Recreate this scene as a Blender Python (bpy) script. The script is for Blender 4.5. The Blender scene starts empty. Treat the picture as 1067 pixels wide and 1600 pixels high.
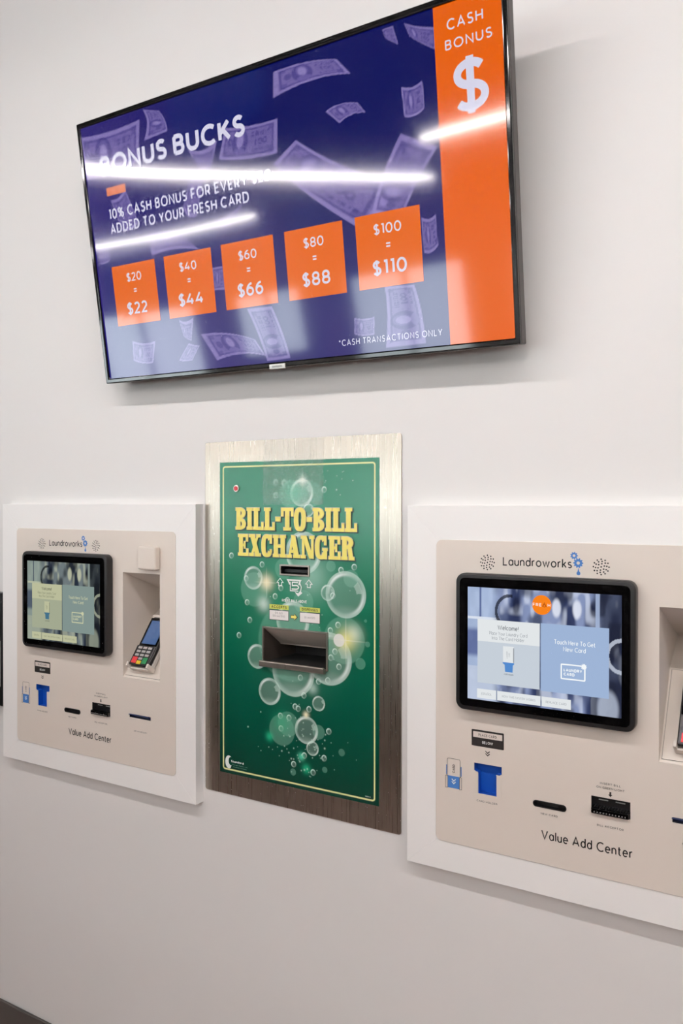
import bpy, math
import numpy as np
from mathutils import Matrix, Vector

sc = bpy.context.scene
COL = sc.collection

# ------------------------------------------------------------------ camera, world, exposure, ceiling lights
EXPO = 0.0
sc.view_settings.view_transform = 'Standard'
sc.view_settings.look = 'None'
sc.view_settings.gamma = 1.0
sc.view_settings.use_curve_mapping = False
sc.view_settings.exposure = EXPO
sc.cycles.max_bounces = 10
sc.cycles.transparent_max_bounces = 16
sc.cycles.caustics_reflective = False
sc.cycles.caustics_refractive = False

CAM_F, CAM_YAW, CAM_PITCH, CAM_ROLL = 1265.80, 0.5482, 0.0091, 0.0007
cam_data = bpy.data.cameras.new('camera')
cam_data.sensor_width = 36.0
cam_data.lens = CAM_F * 36.0 / 1600.0
cam_data.clip_start = 0.01
cam = bpy.data.objects.new('camera', cam_data)
COL.objects.link(cam)
_cy, _sy = math.cos(CAM_YAW), math.sin(CAM_YAW)
_f, _r, _u = Vector((-_sy, _cy, 0)), Vector((_cy, _sy, 0)), Vector((0, 0, 1))
_c, _s = math.cos(CAM_PITCH), math.sin(CAM_PITCH)
_f, _u = _f * _c - _u * _s, _u * _c + _f * _s
_c, _s = math.cos(CAM_ROLL), math.sin(CAM_ROLL)
_r, _u = _r * _c + _u * _s, _u * _c - _r * _s
_m = Matrix((_r, _u, -_f)).transposed().to_4x4()
_m.translation = Vector((0, -1.6016, 1.57))
cam.matrix_world = _m
sc.camera = cam

world = bpy.data.worlds.new('daylight')
sc.world = world
world.use_nodes = True
world.node_tree.nodes['Background'].inputs[0].default_value = (0.90, 0.95, 1.0, 1)
world.node_tree.nodes['Background'].inputs[1].default_value = 10.0

LAMP_COL = (1.0, 0.992, 0.972)
NEAR_LAMP = 33.0       # strip above the machines
FAR_LAMP = 27.0        # strips further back on the left
RIGHT_FILL_LAMP = 46.0      # unseen strips added on the right to lighten the shadows

# ------------------------------------------------------------------ helpers
def s2l(c):
    out = []
    for v in c:
        v = v / 255.0
        out.append(v / 12.92 if v <= 0.04045 else ((v + 0.055) / 1.055) ** 2.4)
    return tuple(out)

def mat(name, rgb, rough=0.5, metal=0.0, emit=None, emit_strength=1.0, spec=0.5, coat=0.0, srgb=True):
    m = bpy.data.materials.new(name)
    m.use_nodes = True
    b = m.node_tree.nodes['Principled BSDF']
    c = s2l(rgb) if srgb else rgb
    b.inputs['Base Color'].default_value = (*c, 1)
    b.inputs['Roughness'].default_value = rough
    b.inputs['Metallic'].default_value = metal
    b.inputs['Specular IOR Level'].default_value = spec
    b.inputs['Coat Weight'].default_value = coat
    if emit is not None:
        e = s2l(emit) if srgb else emit
        b.inputs['Emission Color'].default_value = (*e, 1)
        b.inputs['Emission Strength'].default_value = emit_strength * 2 ** (-EXPO)
    return m

def bump(m, scale, strength, dist=0.001, detail=3.0):
    nt = m.node_tree
    b = nt.nodes['Principled BSDF']
    tc = nt.nodes.new('ShaderNodeTexCoord')
    no = nt.nodes.new('ShaderNodeTexNoise')
    no.inputs['Scale'].default_value = scale
    no.inputs['Detail'].default_value = detail
    bp = nt.nodes.new('ShaderNodeBump')
    bp.inputs['Strength'].default_value = strength
    bp.inputs['Distance'].default_value = dist
    nt.links.new(tc.outputs['Object'], no.inputs['Vector'])
    nt.links.new(no.outputs['Fac'], bp.inputs['Height'])
    nt.links.new(bp.outputs['Normal'], b.inputs['Normal'])
    return m

def glossy_front(m):
    b = m.node_tree.nodes['Principled BSDF']
    b.inputs['Coat Weight'].default_value = .85
    b.inputs['Coat Roughness'].default_value = .06
    return m

def lit(name, rgb, rough=0.1, k=1.0, spec=0.5):
    """a patch of a lit display under its glossy front"""
    return glossy_front(mat(name, (0, 0, 0), rough=rough, emit=rgb, emit_strength=k, spec=spec))

def attr_mat(name, emissive, rough=0.3, k=1.0, spec=0.5):
    m = bpy.data.materials.new(name)
    m.use_nodes = True
    nt = m.node_tree
    b = nt.nodes['Principled BSDF']
    a = nt.nodes.new('ShaderNodeAttribute')
    a.attribute_name = 'art'
    b.inputs['Roughness'].default_value = rough
    b.inputs['Specular IOR Level'].default_value = spec
    if emissive:
        b.inputs['Base Color'].default_value = (0, 0, 0, 1)
        nt.links.new(a.outputs['Color'], b.inputs['Emission Color'])
        b.inputs['Emission Strength'].default_value = k * 2 ** (-EXPO)
    else:
        nt.links.new(a.outputs['Color'], b.inputs['Base Color'])
    return m

def rrect(x0, z0, x1, z1, r, n=6):
    pts = []
    for cx, cz, a0 in ((x1 - r, z1 - r, 0), (x0 + r, z1 - r, 90), (x0 + r, z0 + r, 180), (x1 - r, z0 + r, 270)):
        for i in range(n + 1):
            a = math.radians(a0 + 90 * i / n)
            pts.append((cx + r * math.cos(a), cz + r * math.sin(a)))
    return pts

def rect(x0, z0, x1, z1):
    return [(x0, z0), (x1, z0), (x1, z1), (x0, z1)]

def disc(cx, cz, r, n=24, rz=None):
    rz = r if rz is None else rz
    return [(cx + r * math.cos(2 * math.pi * i / n), cz + rz * math.sin(2 * math.pi * i / n)) for i in range(n)]

class MB:
    """collects faces in wall coordinates: x right, z up, d out of the wall (world y = -d)"""
    def __init__(self):
        self.v, self.f, self.m, self.sm = [], [], [], []
    def face(self, pts, mi=0, smooth=False):
        i = len(self.v)
        self.v += [tuple(p) for p in pts]
        self.f.append(tuple(range(i, i + len(pts))))
        self.m.append(mi); self.sm.append(smooth)
    def flat(self, poly, d, mi=0):
        self.face([(x, -d, z) for x, z in poly], mi)
    def prism(self, poly, d0, d1, mi=0, smooth=False, side=None):
        """counter-clockwise polygon extruded from depth d0 (back) to d1 (front), shared vertices"""
        n = len(poly); i = len(self.v)
        self.v += [(x, -d1, z) for x, z in poly] + [(x, -d0, z) for x, z in poly]
        self.f.append(tuple(range(i, i + n))); self.m.append(mi); self.sm.append(False)
        self.f.append(tuple(range(i + 2 * n - 1, i + n - 1, -1))); self.m.append(mi); self.sm.append(False)
        for k in range(n):
            k2 = (k + 1) % n
            self.f.append((i + k, i + n + k, i + n + k2, i + k2)); self.m.append(mi if side is None else side); self.sm.append(smooth)
    def box(self, x0, x1, z0, z1, d0, d1, mi=0):
        self.prism(rect(x0, z0, x1, z1), d0, d1, mi)
    def ring(self, outer, inner, d, mi=0):
        n = len(outer)
        for k in range(n):
            k2 = (k + 1) % n
            self.flat([outer[k], outer[k2], inner[k2], inner[k]], d, mi)
    def ring_prism(self, outer, inner, d0, d1, mi=0):
        n = len(outer); i = len(self.v)
        for d in (d1, d0):
            self.v += [(x, -d, z) for x, z in outer] + [(x, -d, z) for x, z in inner]
        for k in range(n):
            q = (k + 1) % n
            for f in ((i + k, i + q, i + n + q, i + n + k),
                      (i + 2 * n + q, i + 2 * n + k, i + 3 * n + k, i + 3 * n + q),
                      (i + q, i + k, i + 2 * n + k, i + 2 * n + q),
                      (i + n + k, i + n + q, i + 3 * n + q, i + 3 * n + k)):
                self.f.append(f); self.m.append(mi); self.sm.append(False)
    def ribbon(self, pts, w, d, mi=0):
        """stroke of constant width along a polyline"""
        P = [np.array(p, float) for p in pts]
        closed = np.allclose(P[0], P[-1]) and len(P) > 3
        if closed: P = P[:-1]
        n = len(P); L, R = [], []
        for i in range(n):
            a = P[i - 1] if (i > 0 or closed) else None
            b = P[(i + 1) % n] if (i < n - 1 or closed) else None
            t = []
            if a is not None: t.append((P[i] - a) / (np.linalg.norm(P[i] - a) + 1e-12))
            if b is not None: t.append((b - P[i]) / (np.linalg.norm(b - P[i]) + 1e-12))
            T = sum(t); T = T / (np.linalg.norm(T) + 1e-12)
            N = np.array((-T[1], T[0]))
            k = 1.0
            if len(t) == 2:
                k = 1.0 / max(0.5, abs(N @ np.array((-t[0][1], t[0][0]))))
            L.append(P[i] + N * w / 2 * k); R.append(P[i] - N * w / 2 * k)
        for i in range(n if closed else n - 1):
            j = (i + 1) % n
            self.flat([R[i], R[j], L[j], L[i]], d, mi)
    def tube_x(self, x0, x1, cz, cd, r, n=12, mi=0):
        ang = [2 * math.pi * i / n for i in range(n)]
        a = [(x0, -(cd + r * math.cos(t)), cz + r * math.sin(t)) for t in ang]
        b = [(x1, -(cd + r * math.cos(t)), cz + r * math.sin(t)) for t in ang]
        i = len(self.v); self.v += a + b
        for k in range(n):
            q = (k + 1) % n
            self.f.append((i + k, i + q, i + n + q, i + n + k)); self.m.append(mi); self.sm.append(True)
        self.f.append(tuple(range(i + n - 1, i - 1, -1))); self.m.append(mi); self.sm.append(False)
        self.f.append(tuple(range(i + n, i + 2 * n))); self.m.append(mi); self.sm.append(False)

def link_mesh(name, me, mats, parent=None):
    o = bpy.data.objects.new(name, me)
    for m in (mats if isinstance(mats, (list, tuple)) else [mats]):
        me.materials.append(m)
    COL.objects.link(o)
    if parent is not None:
        o.parent = parent
    return o

def build(name, mb, mats, parent=None, org=(0, 0, 0), bevel=0.0, seg=2):
    me = bpy.data.meshes.new(name)
    me.from_pydata([(x - org[0], y - org[1], z - org[2]) for x, y, z in mb.v], [], mb.f)
    me.polygons.foreach_set('material_index', mb.m)
    me.polygons.foreach_set('use_smooth', mb.sm)
    me.update()
    o = link_mesh(name, me, mats, parent)
    if bevel:
        b = o.modifiers.new('bevel', 'BEVEL')
        b.width = bevel; b.segments = seg; b.limit_method = 'ANGLE'; b.angle_limit = math.radians(40)
    return o

def plate(name, outline, holes, d0, d1, mats, parent=None, org=(0, 0, 0), bevel=0.0):
    """flat sheet with cut-outs, from depth d0 to d1"""
    cu = bpy.data.curves.new(name, 'CURVE')
    cu.dimensions = '2D'; cu.fill_mode = 'BOTH'
    cu.extrude = (d1 - d0) / 2 - bevel; cu.bevel_depth = bevel; cu.bevel_resolution = 1 if bevel else 0
    cu.offset = -bevel
    for poly in [outline] + holes:
        s = cu.splines.new('POLY'); s.points.add(len(poly) - 1); s.use_cyclic_u = True
        for p, (x, z) in zip(s.points, poly): p.co = (x, z, 0, 1)
    tmp = bpy.data.objects.new('tmp', cu); COL.objects.link(tmp)
    dg = bpy.context.evaluated_depsgraph_get()
    me = bpy.data.meshes.new_from_object(tmp.evaluated_get(dg))
    bpy.data.objects.remove(tmp); bpy.data.curves.remove(cu)
    me.name = name; me.materials.clear()
    dm = (d0 + d1) / 2
    n = len(me.vertices); co = np.empty(n * 3); me.vertices.foreach_get('co', co); co = co.reshape(-1, 3)
    new = np.stack([co[:, 0] - org[0], -(dm + co[:, 2]) - org[1], co[:, 1] - org[2]], 1)
    me.vertices.foreach_set('co', new.ravel()); me.update()
    for p in me.polygons: p.use_smooth = False
    return link_mesh(name, me, mats, parent)

def raster(name, x0, x1, z0, z1, step, d, fn, mats, parent=None, org=(0, 0, 0), holes=()):
    """a printed or displayed picture: a fine grid whose points carry the picture's colours"""
    nx, nz = int((x1 - x0) / step) + 1, int((z1 - z0) / step) + 1
    X, Z = np.meshgrid(np.linspace(x0, x1, nx), np.linspace(z0, z1, nz))
    rgb = fn(X, Z)
    v = np.stack([X.ravel() - org[0], np.full(X.size, -d - org[1]), Z.ravel() - org[2]], 1)
    idx = np.arange(nx * nz).reshape(nz, nx)
    q = np.stack([idx[:-1, :-1], idx[:-1, 1:], idx[1:, 1:], idx[1:, :-1]], -1).reshape(-1, 4)
    cx = (X[:-1, :-1] + X[1:, 1:]).ravel() / 2; cz = (Z[:-1, :-1] + Z[1:, 1:]).ravel() / 2
    keep = np.ones(len(q), bool)
    for hx0, hz0, hx1, hz1 in holes:
        keep &= ~((cx > hx0) & (cx < hx1) & (cz > hz0) & (cz < hz1))
    q = q[keep]
    me = bpy.data.meshes.new(name)
    me.vertices.add(len(v)); me.vertices.foreach_set('co', v.ravel())
    me.loops.add(q.size); me.loops.foreach_set('vertex_index', q.ravel())
    me.polygons.add(len(q)); me.polygons.foreach_set('loop_start', np.arange(0, q.size, 4))
    me.update(); me.validate()
    at = me.attributes.new('art', 'FLOAT_COLOR', 'POINT')
    at.data.foreach_set('color', np.concatenate([rgb.reshape(-1, 3), np.ones((nx * nz, 1))], 1).astype(np.float32).ravel())
    return link_mesh(name, me, mats, parent)

def empty(name, loc, label, cat, group=None, rot=None):
    o = bpy.data.objects.new(name, None)
    COL.objects.link(o)
    o.location = loc
    if rot: o.rotation_euler = rot
    o.empty_display_size = 0.1
    tag(o, label, cat, group)
    return o

def tag(o, label, cat, group=None):
    o['label'] = label; o['category'] = cat
    if group: o['group'] = group

def struct(o):
    o['kind'] = 'structure'
    return o

# ------------------------------------------------------------------ lettering: a monoline alphabet
def arc(cx, cy, rx, ry, a0, a1, n=18):
    return [(cx + rx * math.cos(math.radians(a0 + (a1 - a0) * i / n)), cy + ry * math.sin(math.radians(a0 + (a1 - a0) * i / n))) for i in range(n + 1)]
S_UP = arc(.29, .755, .27, .245, 32, 270) + arc(.29, .255, .29, .255, 90, -150)[1:]
G = {
 'A': (.84, [[(0, 0), (.42, 1), (.84, 0)], [(.14, .3), (.70, .3)]]),
 'B': (.62, [[(0, 0), (0, 1)], [(0, 1)] + arc(.34, .765, .24, .235, 90, -90) + [(0, .53)], [(0, .53)] + arc(.35, .265, .27, .265, 90, -90) + [(0, 0)]]),
 'C': (.84, [arc(.5, .5, .5, .5, 47, 313, 28)]),
 'D': (.80, [[(0, 0), (0, 1)] + arc(.32, .5, .48, .5, 90, -90, 24) + [(0, 0)]]),
 'E': (.56, [[(.56, 1), (0, 1), (0, 0), (.56, 0)], [(0, .51), (.5, .51)]]),
 'F': (.54, [[(.54, 1), (0, 1), (0, 0)], [(0, .48), (.48, .48)]]),
 'G': (.88, [arc(.5, .5, .5, .5, 47, 318, 28) + [(.88, .17), (.88, .48)], [(.88, .48), (.56, .48)]]),
 'H': (.74, [[(0, 0), (0, 1)], [(.74, 0), (.74, 1)], [(0, .51), (.74, .51)]]),
 'I': (0, [[(0, 0), (0, 1)]]),
 'J': (.42, [[(.08, 1), (.42, 1), (.42, .3)] + arc(.2, .25, .22, .25, 0, -150)]),
 'K': (.66, [[(0, 0), (0, 1)], [(.63, 1), (0, .33)], [(.22, .56), (.66, 0)]]),
 'L': (.52, [[(0, 1), (0, 0), (.52, 0)]]),
 'M': (.92, [[(0, 0), (0, 1), (.46, .28), (.92, 1), (.92, 0)]]),
 'N': (.76, [[(0, 0), (0, 1), (.76, 0), (.76, 1)]]),
 'O': (1.0, [arc(.5, .5, .5, .5, 0, 360, 36)]),
 'P': (.62, [[(0, 0), (0, 1)] + arc(.34, .69, .28, .31, 90, -90) + [(0, .38)]]),
 'Q': (1.0, [arc(.5, .5, .5, .5, 0, 360, 36), [(.6, .2), (.95, -.12)]]),
 'R': (.64, [[(0, 0), (0, 1)] + arc(.34, .69, .28, .31, 90, -90) + [(0, .38)], [(.34, .38), (.64, 0)]]),
 'S': (.58, [S_UP]),
 'T': (.70, [[(0, 1), (.70, 1)], [(.35, 1), (.35, 0)]]),
 'U': (.72, [[(0, 1), (0, .36)] + arc(.36, .36, .36, .36, 180, 360)[1:] + [(.72, 1)]]),
 'V': (.82, [[(0, 1), (.41, 0), (.82, 1)]]),
 'W': (1.26, [[(0, 1), (.32, 0), (.63, .95), (.94, 0), (1.26, 1)]]),
 'X': (.74, [[(0, 0), (.74, 1)], [(0, 1), (.74, 0)]]),
 'Y': (.74, [[(0, 1), (.37, .42), (.74, 1)], [(.37, .42), (.37, 0)]]),
 'Z': (.64, [[(0, 1), (.64, 1), (0, 0), (.64, 0)]]),
 '0': (.70, [arc(.35, .5, .35, .5, 0, 360, 32)]),
 '1': (.22, [[(0, 1), (.22, 1), (.22, 0)]]),
 '2': (.58, [arc(.29, .72, .28, .28, 155, -38) + [(0, 0), (.60, 0)]]),
 '3': (.58, [[(.02, 1), (.54, 1), (.27, .61)] + arc(.28, .31, .3, .31, 85, -150)]),
 '4': (.74, [[(.44, 1), (0, .27), (.74, .27)], [(.54, .55), (.54, 0)]]),
 '5': (.58, [[(.54, 1), (.1, 1), (.06, .58)] + arc(.27, .31, .31, .31, 100, -145)]),
 '6': (.64, [arc(.32, .32, .32, .32, 0, 360, 28), arc(.56, .36, .56, .64, 184, 92)]),
 '7': (.60, [[(0, 1), (.6, 1), (.2, 0)]]),
 '8': (.62, [arc(.31, .745, .27, .255, 0, 360, 26), arc(.31, .255, .31, .255, 0, 360, 26)]),
 '9': (.64, [arc(.32, .68, .32, .32, 0, 360, 28), arc(.08, .64, .56, .64, 4, -88)]),
 '$': (.58, [S_UP, [(.29, 1.15), (.29, -.15)]]),
 '%': (.90, [arc(.2, .77, .2, .23, 0, 360), arc(.7, .23, .2, .23, 0, 360), [(.16, 0), (.74, 1)]]),
 '=': (.46, [[(0, .36), (.46, .36)], [(0, .66), (.46, .66)]]),
 '*': (.34, [[(.17, 1), (.17, .66)], [(.02, .92), (.32, .74)], [(.02, .74), (.32, .92)]]),
 '-': (.3, [[(0, .4), (.3, .4)]]), '!': (0, [[(0, 1), (0, .3)], [(0, .04), (0, -.04)]]),
 ',': (.05, [[(.05, .06), (0, -.16)]]), '.': (0, [[(0, .05), (0, -.05)]]), '&': (.62, [arc(.3, .78, .2, .22, 0, 360), arc(.27, .28, .27, .28, 80, 330), [(.1, .62), (.62, 0)]]),
 'a': (.56, [arc(.28, .34, .28, .34, 0, 360), [(.56, .68), (.56, 0)]]),
 'b': (.56, [arc(.28, .34, .28, .34, 0, 360), [(0, 1.04), (0, 0)]]),
 'c': (.48, [arc(.3, .34, .3, .34, 48, 312)]),
 'd': (.56, [arc(.28, .34, .28, .34, 0, 360), [(.56, 1.04), (.56, 0)]]),
 'e': (.56, [[(0, .36), (.56, .36)] + arc(.28, .34, .28, .34, 4, 312)]),
 'f': (.34, [[(.12, 0), (.12, .8)] + arc(.32, .82, .2, .2, 180, 80), [(0, .66), (.3, .66)]]),
 'g': (.56, [arc(.28, .34, .28, .34, 0, 360), [(.56, .68), (.56, -.1)] + arc(.28, -.1, .28, .2, 0, -140)]),
 'h': (.50, [[(0, 0), (0, 1.04)], [(0, .42)] + arc(.25, .42, .25, .26, 180, 0) + [(.5, 0)]]),
 'i': (0, [[(0, 0), (0, .68)], [(0, .88), (0, 1.0)]]),
 'k': (.48, [[(0, 0), (0, 1.04)], [(.44, .68), (0, .24)], [(.15, .4), (.48, 0)]]),
 'l': (0, [[(0, 0), (0, 1.04)]]),
 'm': (.84, [[(0, 0), (0, .68)], [(0, .42)] + arc(.21, .44, .21, .24, 180, 0) + [(.42, 0)], [(.42, .42)] + arc(.63, .44, .21, .24, 180, 0) + [(.84, 0)]]),
 'n': (.50, [[(0, 0), (0, .68)], [(0, .42)] + arc(.25, .42, .25, .26, 180, 0) + [(.5, 0)]]),
 'o': (.62, [arc(.31, .34, .31, .34, 0, 360, 26)]),
 'p': (.56, [arc(.28, .34, .28, .34, 0, 360), [(0, .68), (0, -.28)]]),
 'r': (.30, [[(0, 0), (0, .68)], [(0, .38)] + arc(.26, .42, .26, .26, 180, 78)]),
 's': (.40, [arc(.2, .51, .19, .17, 35, 270) + arc(.2, .17, .2, .17, 90, -150)[1:]]),
 't': (.34, [[(.12, .92), (.12, .18)] + arc(.3, .18, .18, .18, 180, 290), [(0, .66), (.32, .66)]]),
 'u': (.50, [[(0, .68), (0, .26)] + arc(.25, .26, .25, .26, 180, 360) + [(.5, .68)], [(.5, .3), (.5, 0)]]),
 'v': (.54, [[(0, .68), (.27, 0), (.54, .68)]]),
 'w': (.86, [[(0, .68), (.22, 0), (.43, .62), (.64, 0), (.86, .68)]]),
 'y': (.54, [[(0, .68), (.28, 0)], [(.54, .68), (.18, -.28)]]),
}
G['\u00d1'] = (.76, G['N'][1] + [arc(.27, 1.22, .13, .08, 180, 10) + arc(.52, 1.2, .13, .08, 190, 360)])

def text(mb, s, x, z, cap, w=.13, d=0.0, mi=0, fit=None, align='l', gap=.2, sx=None):
    """lettering with baseline at z; fit = total width; w = stroke weight over cap height"""
    adv, pos = 0.0, []
    for ch in s:
        if ch == ' ':
            adv += .42; continue
        wd = G[ch][0] * (1 - w * .6) + w
        pos.append((ch, adv)); adv += wd + gap
    adv -= gap
    k = cap if sx is None else cap * sx
    if fit is not None:
        k = fit / adv
    total = adv * k
    n_ = 0
    x0 = x - (total / 2 if align == 'c' else total if align == 'r' else 0)
    for ch, px in pos:
        for st in G[ch][1]:
            pts = [(x0 + k * (px + w / 2 + a * (1 - w * .6)), z + cap * (w / 2 + b * (1 - w))) for a, b in st]
            mb.ribbon(pts, w * cap * (0.5 + 0.5 * min(1.0, k / cap)), d + 4e-5 * (n_ % 3), mi); n_ += 1
    return total

# heavy slab-serif capitals: lists of polygons on a unit-high box
def sl_ring(cx, rx, ry, ix, iy, a0=0, a1=360, n=32):
    se = lambda t, p=2.6: (math.copysign(abs(math.cos(t)) ** (2 / p), math.cos(t)), math.copysign(abs(math.sin(t)) ** (2 / p), math.sin(t)))
    out = []
    for i in range(n):
        t0, t1 = (math.radians(a0 + (a1 - a0) * (i + k) / n) for k in (0, 1))
        c0, s0 = se(t0); c1, s1 = se(t1)
        out.append([(cx + rx * c0, .5 + ry * s0), (cx + rx * c1, .5 + ry * s1), (cx + ix * c1, .5 + iy * s1), (cx + ix * c0, .5 + iy * s0)])
    return out
def sl_bowl(cz, ry, rx, iy, ix, x=.28, n=12):
    out = []
    for i in range(n):
        t0, t1 = (math.radians(-90 + 180 * (i + k) / n) for k in (0, 1))
        out.append([(x + ix * math.cos(t0), cz + iy * math.sin(t0)), (x + rx * math.cos(t0), cz + ry * math.sin(t0)), (x + rx * math.cos(t1), cz + ry * math.sin(t1)), (x + ix * math.cos(t1), cz + iy * math.sin(t1))])
    return out
SF = .14
STEM = [rect(.06, 0, .30, 1), rect(0, 0, .34, SF), rect(0, 1 - SF, .34, 1)]
SLAB = {
 'B': (.64, STEM + sl_bowl(.755, .245, .34, .11, .1) + sl_bowl(.265, .265, .36, .13, .12)),
 'I': (.36, [rect(.06, 0, .30, 1), rect(0, 0, .36, SF), rect(0, 1 - SF, .36, 1)]),
 'L': (.62, [rect(.06, 0, .30, 1), rect(0, 1 - SF, .38, 1), rect(0, 0, .62, SF), rect(.48, 0, .62, .36)]),
 'T': (.70, [rect(0, 1 - SF, .70, 1), rect(0, .62, .14, 1), rect(.56, .62, .70, 1), rect(.23, 0, .47, 1), rect(.13, 0, .57, SF)]),
 'O': (.66, sl_ring(.33, .33, .51, .085, .33)),
 '-': (.30, [rect(.0, .40, .30, .60)]),
 'E': (.64, [rect(.06, 0, .30, 1), rect(0, 1 - SF, .62, 1), rect(.48, .66, .62, 1), rect(0, 0, .64, SF), rect(.5, 0, .64, .34), rect(.3, .44, .44, .56), rect(.36, .33, .46, .67)]),
 'X': (.72, [[(.05, 1), (.33, 1), (.67, 0), (.39, 0)], [(.08, 0), (.22, 0), (.62, 1), (.48, 1)], rect(0, 0, .30, SF), rect(.34, 0, .72, SF), rect(0, 1 - SF, .38, 1), rect(.44, 1 - SF, .70, 1)]),
 'C': (.64, sl_ring(.33, .33, .51, .085, .34, 38, 326) + [rect(.50, .60, .63, 1), rect(.5, .2, .63, .34)]),
 'H': (.76, [rect(.06, 0, .30, 1), rect(.46, 0, .70, 1), rect(.28, .43, .48, .57), rect(0, 0, .36, SF), rect(0, 1 - SF, .36, 1), rect(.40, 0, .76, SF), rect(.40, 1 - SF, .76, 1)]),
 'A': (.78, [[(.10, 0), (.22, 0), (.42, .9), (.30, 1)], [(.26, 1), (.50, 1), (.72, 0), (.44, 0)], rect(.2, .22, .5, .35), rect(0, 0, .30, SF), rect(.38, 0, .78, SF)]),
 'N': (.76, [rect(.07, 0, .20, 1), rect(.58, 0, .71, 1), [(.06, 1), (.32, 1), (.71, 0), (.47, 0)], rect(0, 0, .28, SF), rect(0, 1 - SF, .3, 1), rect(.48, 1 - SF, .76, 1)]),
 'G': (.70, sl_ring(.33, .33, .51, .085, .34, 38, 330) + [rect(.50, .60, .63, 1), rect(.46, .0, .66, .46), rect(.40, .36, .70, .48)]),
 'R': (.70, STEM + sl_bowl(.735, .265, .36, .12, .11) + [[(.34, .52), (.54, .56), (.64, .1), (.40, .1)], rect(.40, 0, .70, SF)]),
}
def slab_text(mb, s, x0, x1, z0, z1, d, mi=0, gap=.028, dx=0.0, dz=0.0, grow=0.0):
    tot = sum(SLAB[c][0] for c in s) + gap * (len(s) - 1)
    k = (x1 - x0) / tot; h = z1 - z0; x = x0
    for c in s:
        n_ = 0
        for poly in SLAB[c][1]:
            q = [(x + a * k + dx, z0 + b * h + dz) for a, b in poly]
            if grow:
                cx = sum(p[0] for p in q) / len(q); cz = sum(p[1] for p in q) / len(q)
                q = [(p[0] + math.copysign(grow, p[0] - cx), p[1] + math.copysign(grow, p[1] - cz)) for p in q]
            mb.flat(q, d + 3e-5 * n_, mi); n_ += 1
        x += (SLAB[c][0] + gap) * k

# ------------------------------------------------------------------ materials
M_wall = bump(mat('painted_wall', (231, 229, 227), rough=.62, spec=.3), 420, .05, .0004)
M_ceil = mat('grey_ceiling', (66, 65, 64), rough=.9)
M_floor = mat('grey_brown_floor', (158, 138, 133), rough=.45)
M_white = bump(mat('satin_white_paint', (247, 245, 243), rough=.5, spec=.3), 600, .02, .0002)
M_beige = bump(mat('beige_powder_coat', (226, 216, 206), rough=.45, spec=.4), 900, .06, .0003)
M_black = mat('black_plastic', (14, 14, 16), rough=.38)
M_glass = mat('black_glass', (3, 3, 4), rough=.05, spec=.35)
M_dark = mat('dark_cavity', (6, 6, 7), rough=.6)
M_ink = mat('black_ink', (26, 22, 20), rough=.5)
M_blue = mat('blue_plastic', (12, 78, 178), rough=.4)
M_blueink = mat('blue_print', (70, 125, 196), rough=.5)
M_labelwhite = mat('pale_label', (226, 214, 206), rough=.5)
M_whiteink = mat('white_ink', (236, 238, 236), rough=.5)
M_lamp = mat('lamp_diffuser', (240, 240, 240), rough=.5, emit=LAMP_COL, emit_strength=FAR_LAMP, srgb=False)
M_lamp_fill = mat('fill_lamp_diffuser', (240, 240, 240), rough=.5, emit=LAMP_COL, emit_strength=RIGHT_FILL_LAMP, srgb=False)
M_lamp_near = mat('near_lamp_diffuser', (240, 240, 240), rough=.5, emit=LAMP_COL, emit_strength=NEAR_LAMP, srgb=False)

def steel(name, rgb, rough, aniso=0.0):
    m = mat(name, rgb, rough=rough, metal=1.0)
    nt = m.node_tree; b = nt.nodes['Principled BSDF']
    tc = nt.nodes.new('ShaderNodeTexCoord'); mp = nt.nodes.new('ShaderNodeMapping')
    mp.inputs['Scale'].default_value = (520, 520, 5)
    no = nt.nodes.new('ShaderNodeTexNoise'); no.inputs['Scale'].default_value = 1.0; no.inputs['Detail'].default_value = 4
    cr = nt.nodes.new('ShaderNodeMapRange')
    cr.inputs['To Min'].default_value = rough - .08; cr.inputs['To Max'].default_value = rough + .10
    bl = nt.nodes.new('ShaderNodeTexNoise'); bl.inputs['Scale'].default_value = 9; bl.inputs['Detail'].default_value = 5
    mx = nt.nodes.new('ShaderNodeMix'); mx.data_type = 'RGBA'
    c = s2l(rgb)
    mx.inputs['A'].default_value = (*[v * .86 for v in c], 1); mx.inputs['B'].default_value = (*[min(1, v * 1.12) for v in c], 1)
    nt.links.new(tc.outputs['Object'], mp.inputs['Vector']); nt.links.new(mp.outputs['Vector'], no.inputs['Vector'])
    nt.links.new(tc.outputs['Object'], bl.inputs['Vector'])
    nt.links.new(no.outputs['Fac'], cr.inputs['Value']); nt.links.new(cr.outputs['Result'], b.inputs['Roughness'])
    nt.links.new(bl.outputs['Fac'], mx.inputs['Factor']); nt.links.new(mx.outputs['Result'], b.inputs['Base Color'])
    bp = nt.nodes.new('ShaderNodeBump'); bp.inputs['Strength'].default_value = .045; bp.inputs['Distance'].default_value = .0002
    nt.links.new(no.outputs['Fac'], bp.inputs['Height']); nt.links.new(bp.outputs['Normal'], b.inputs['Normal'])
    return m
M_steel = steel('brushed_steel', (190, 180, 168), .28)
M_steel2 = steel('tray_steel', (176, 166, 156), .3)

# ------------------------------------------------------------------ the room
FLOOR_Z, CEIL_Z, LAMP_Z = -0.085, 3.40, 3.04
RX0, RX1, RY = -12.5, 5.6, 8.6          # room extents (RY = distance of the window wall)
KX = {'R': (0.0, 0.0), 'L': (-1.3795, 0.0029)}   # offset of each kiosk along the wall

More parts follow.
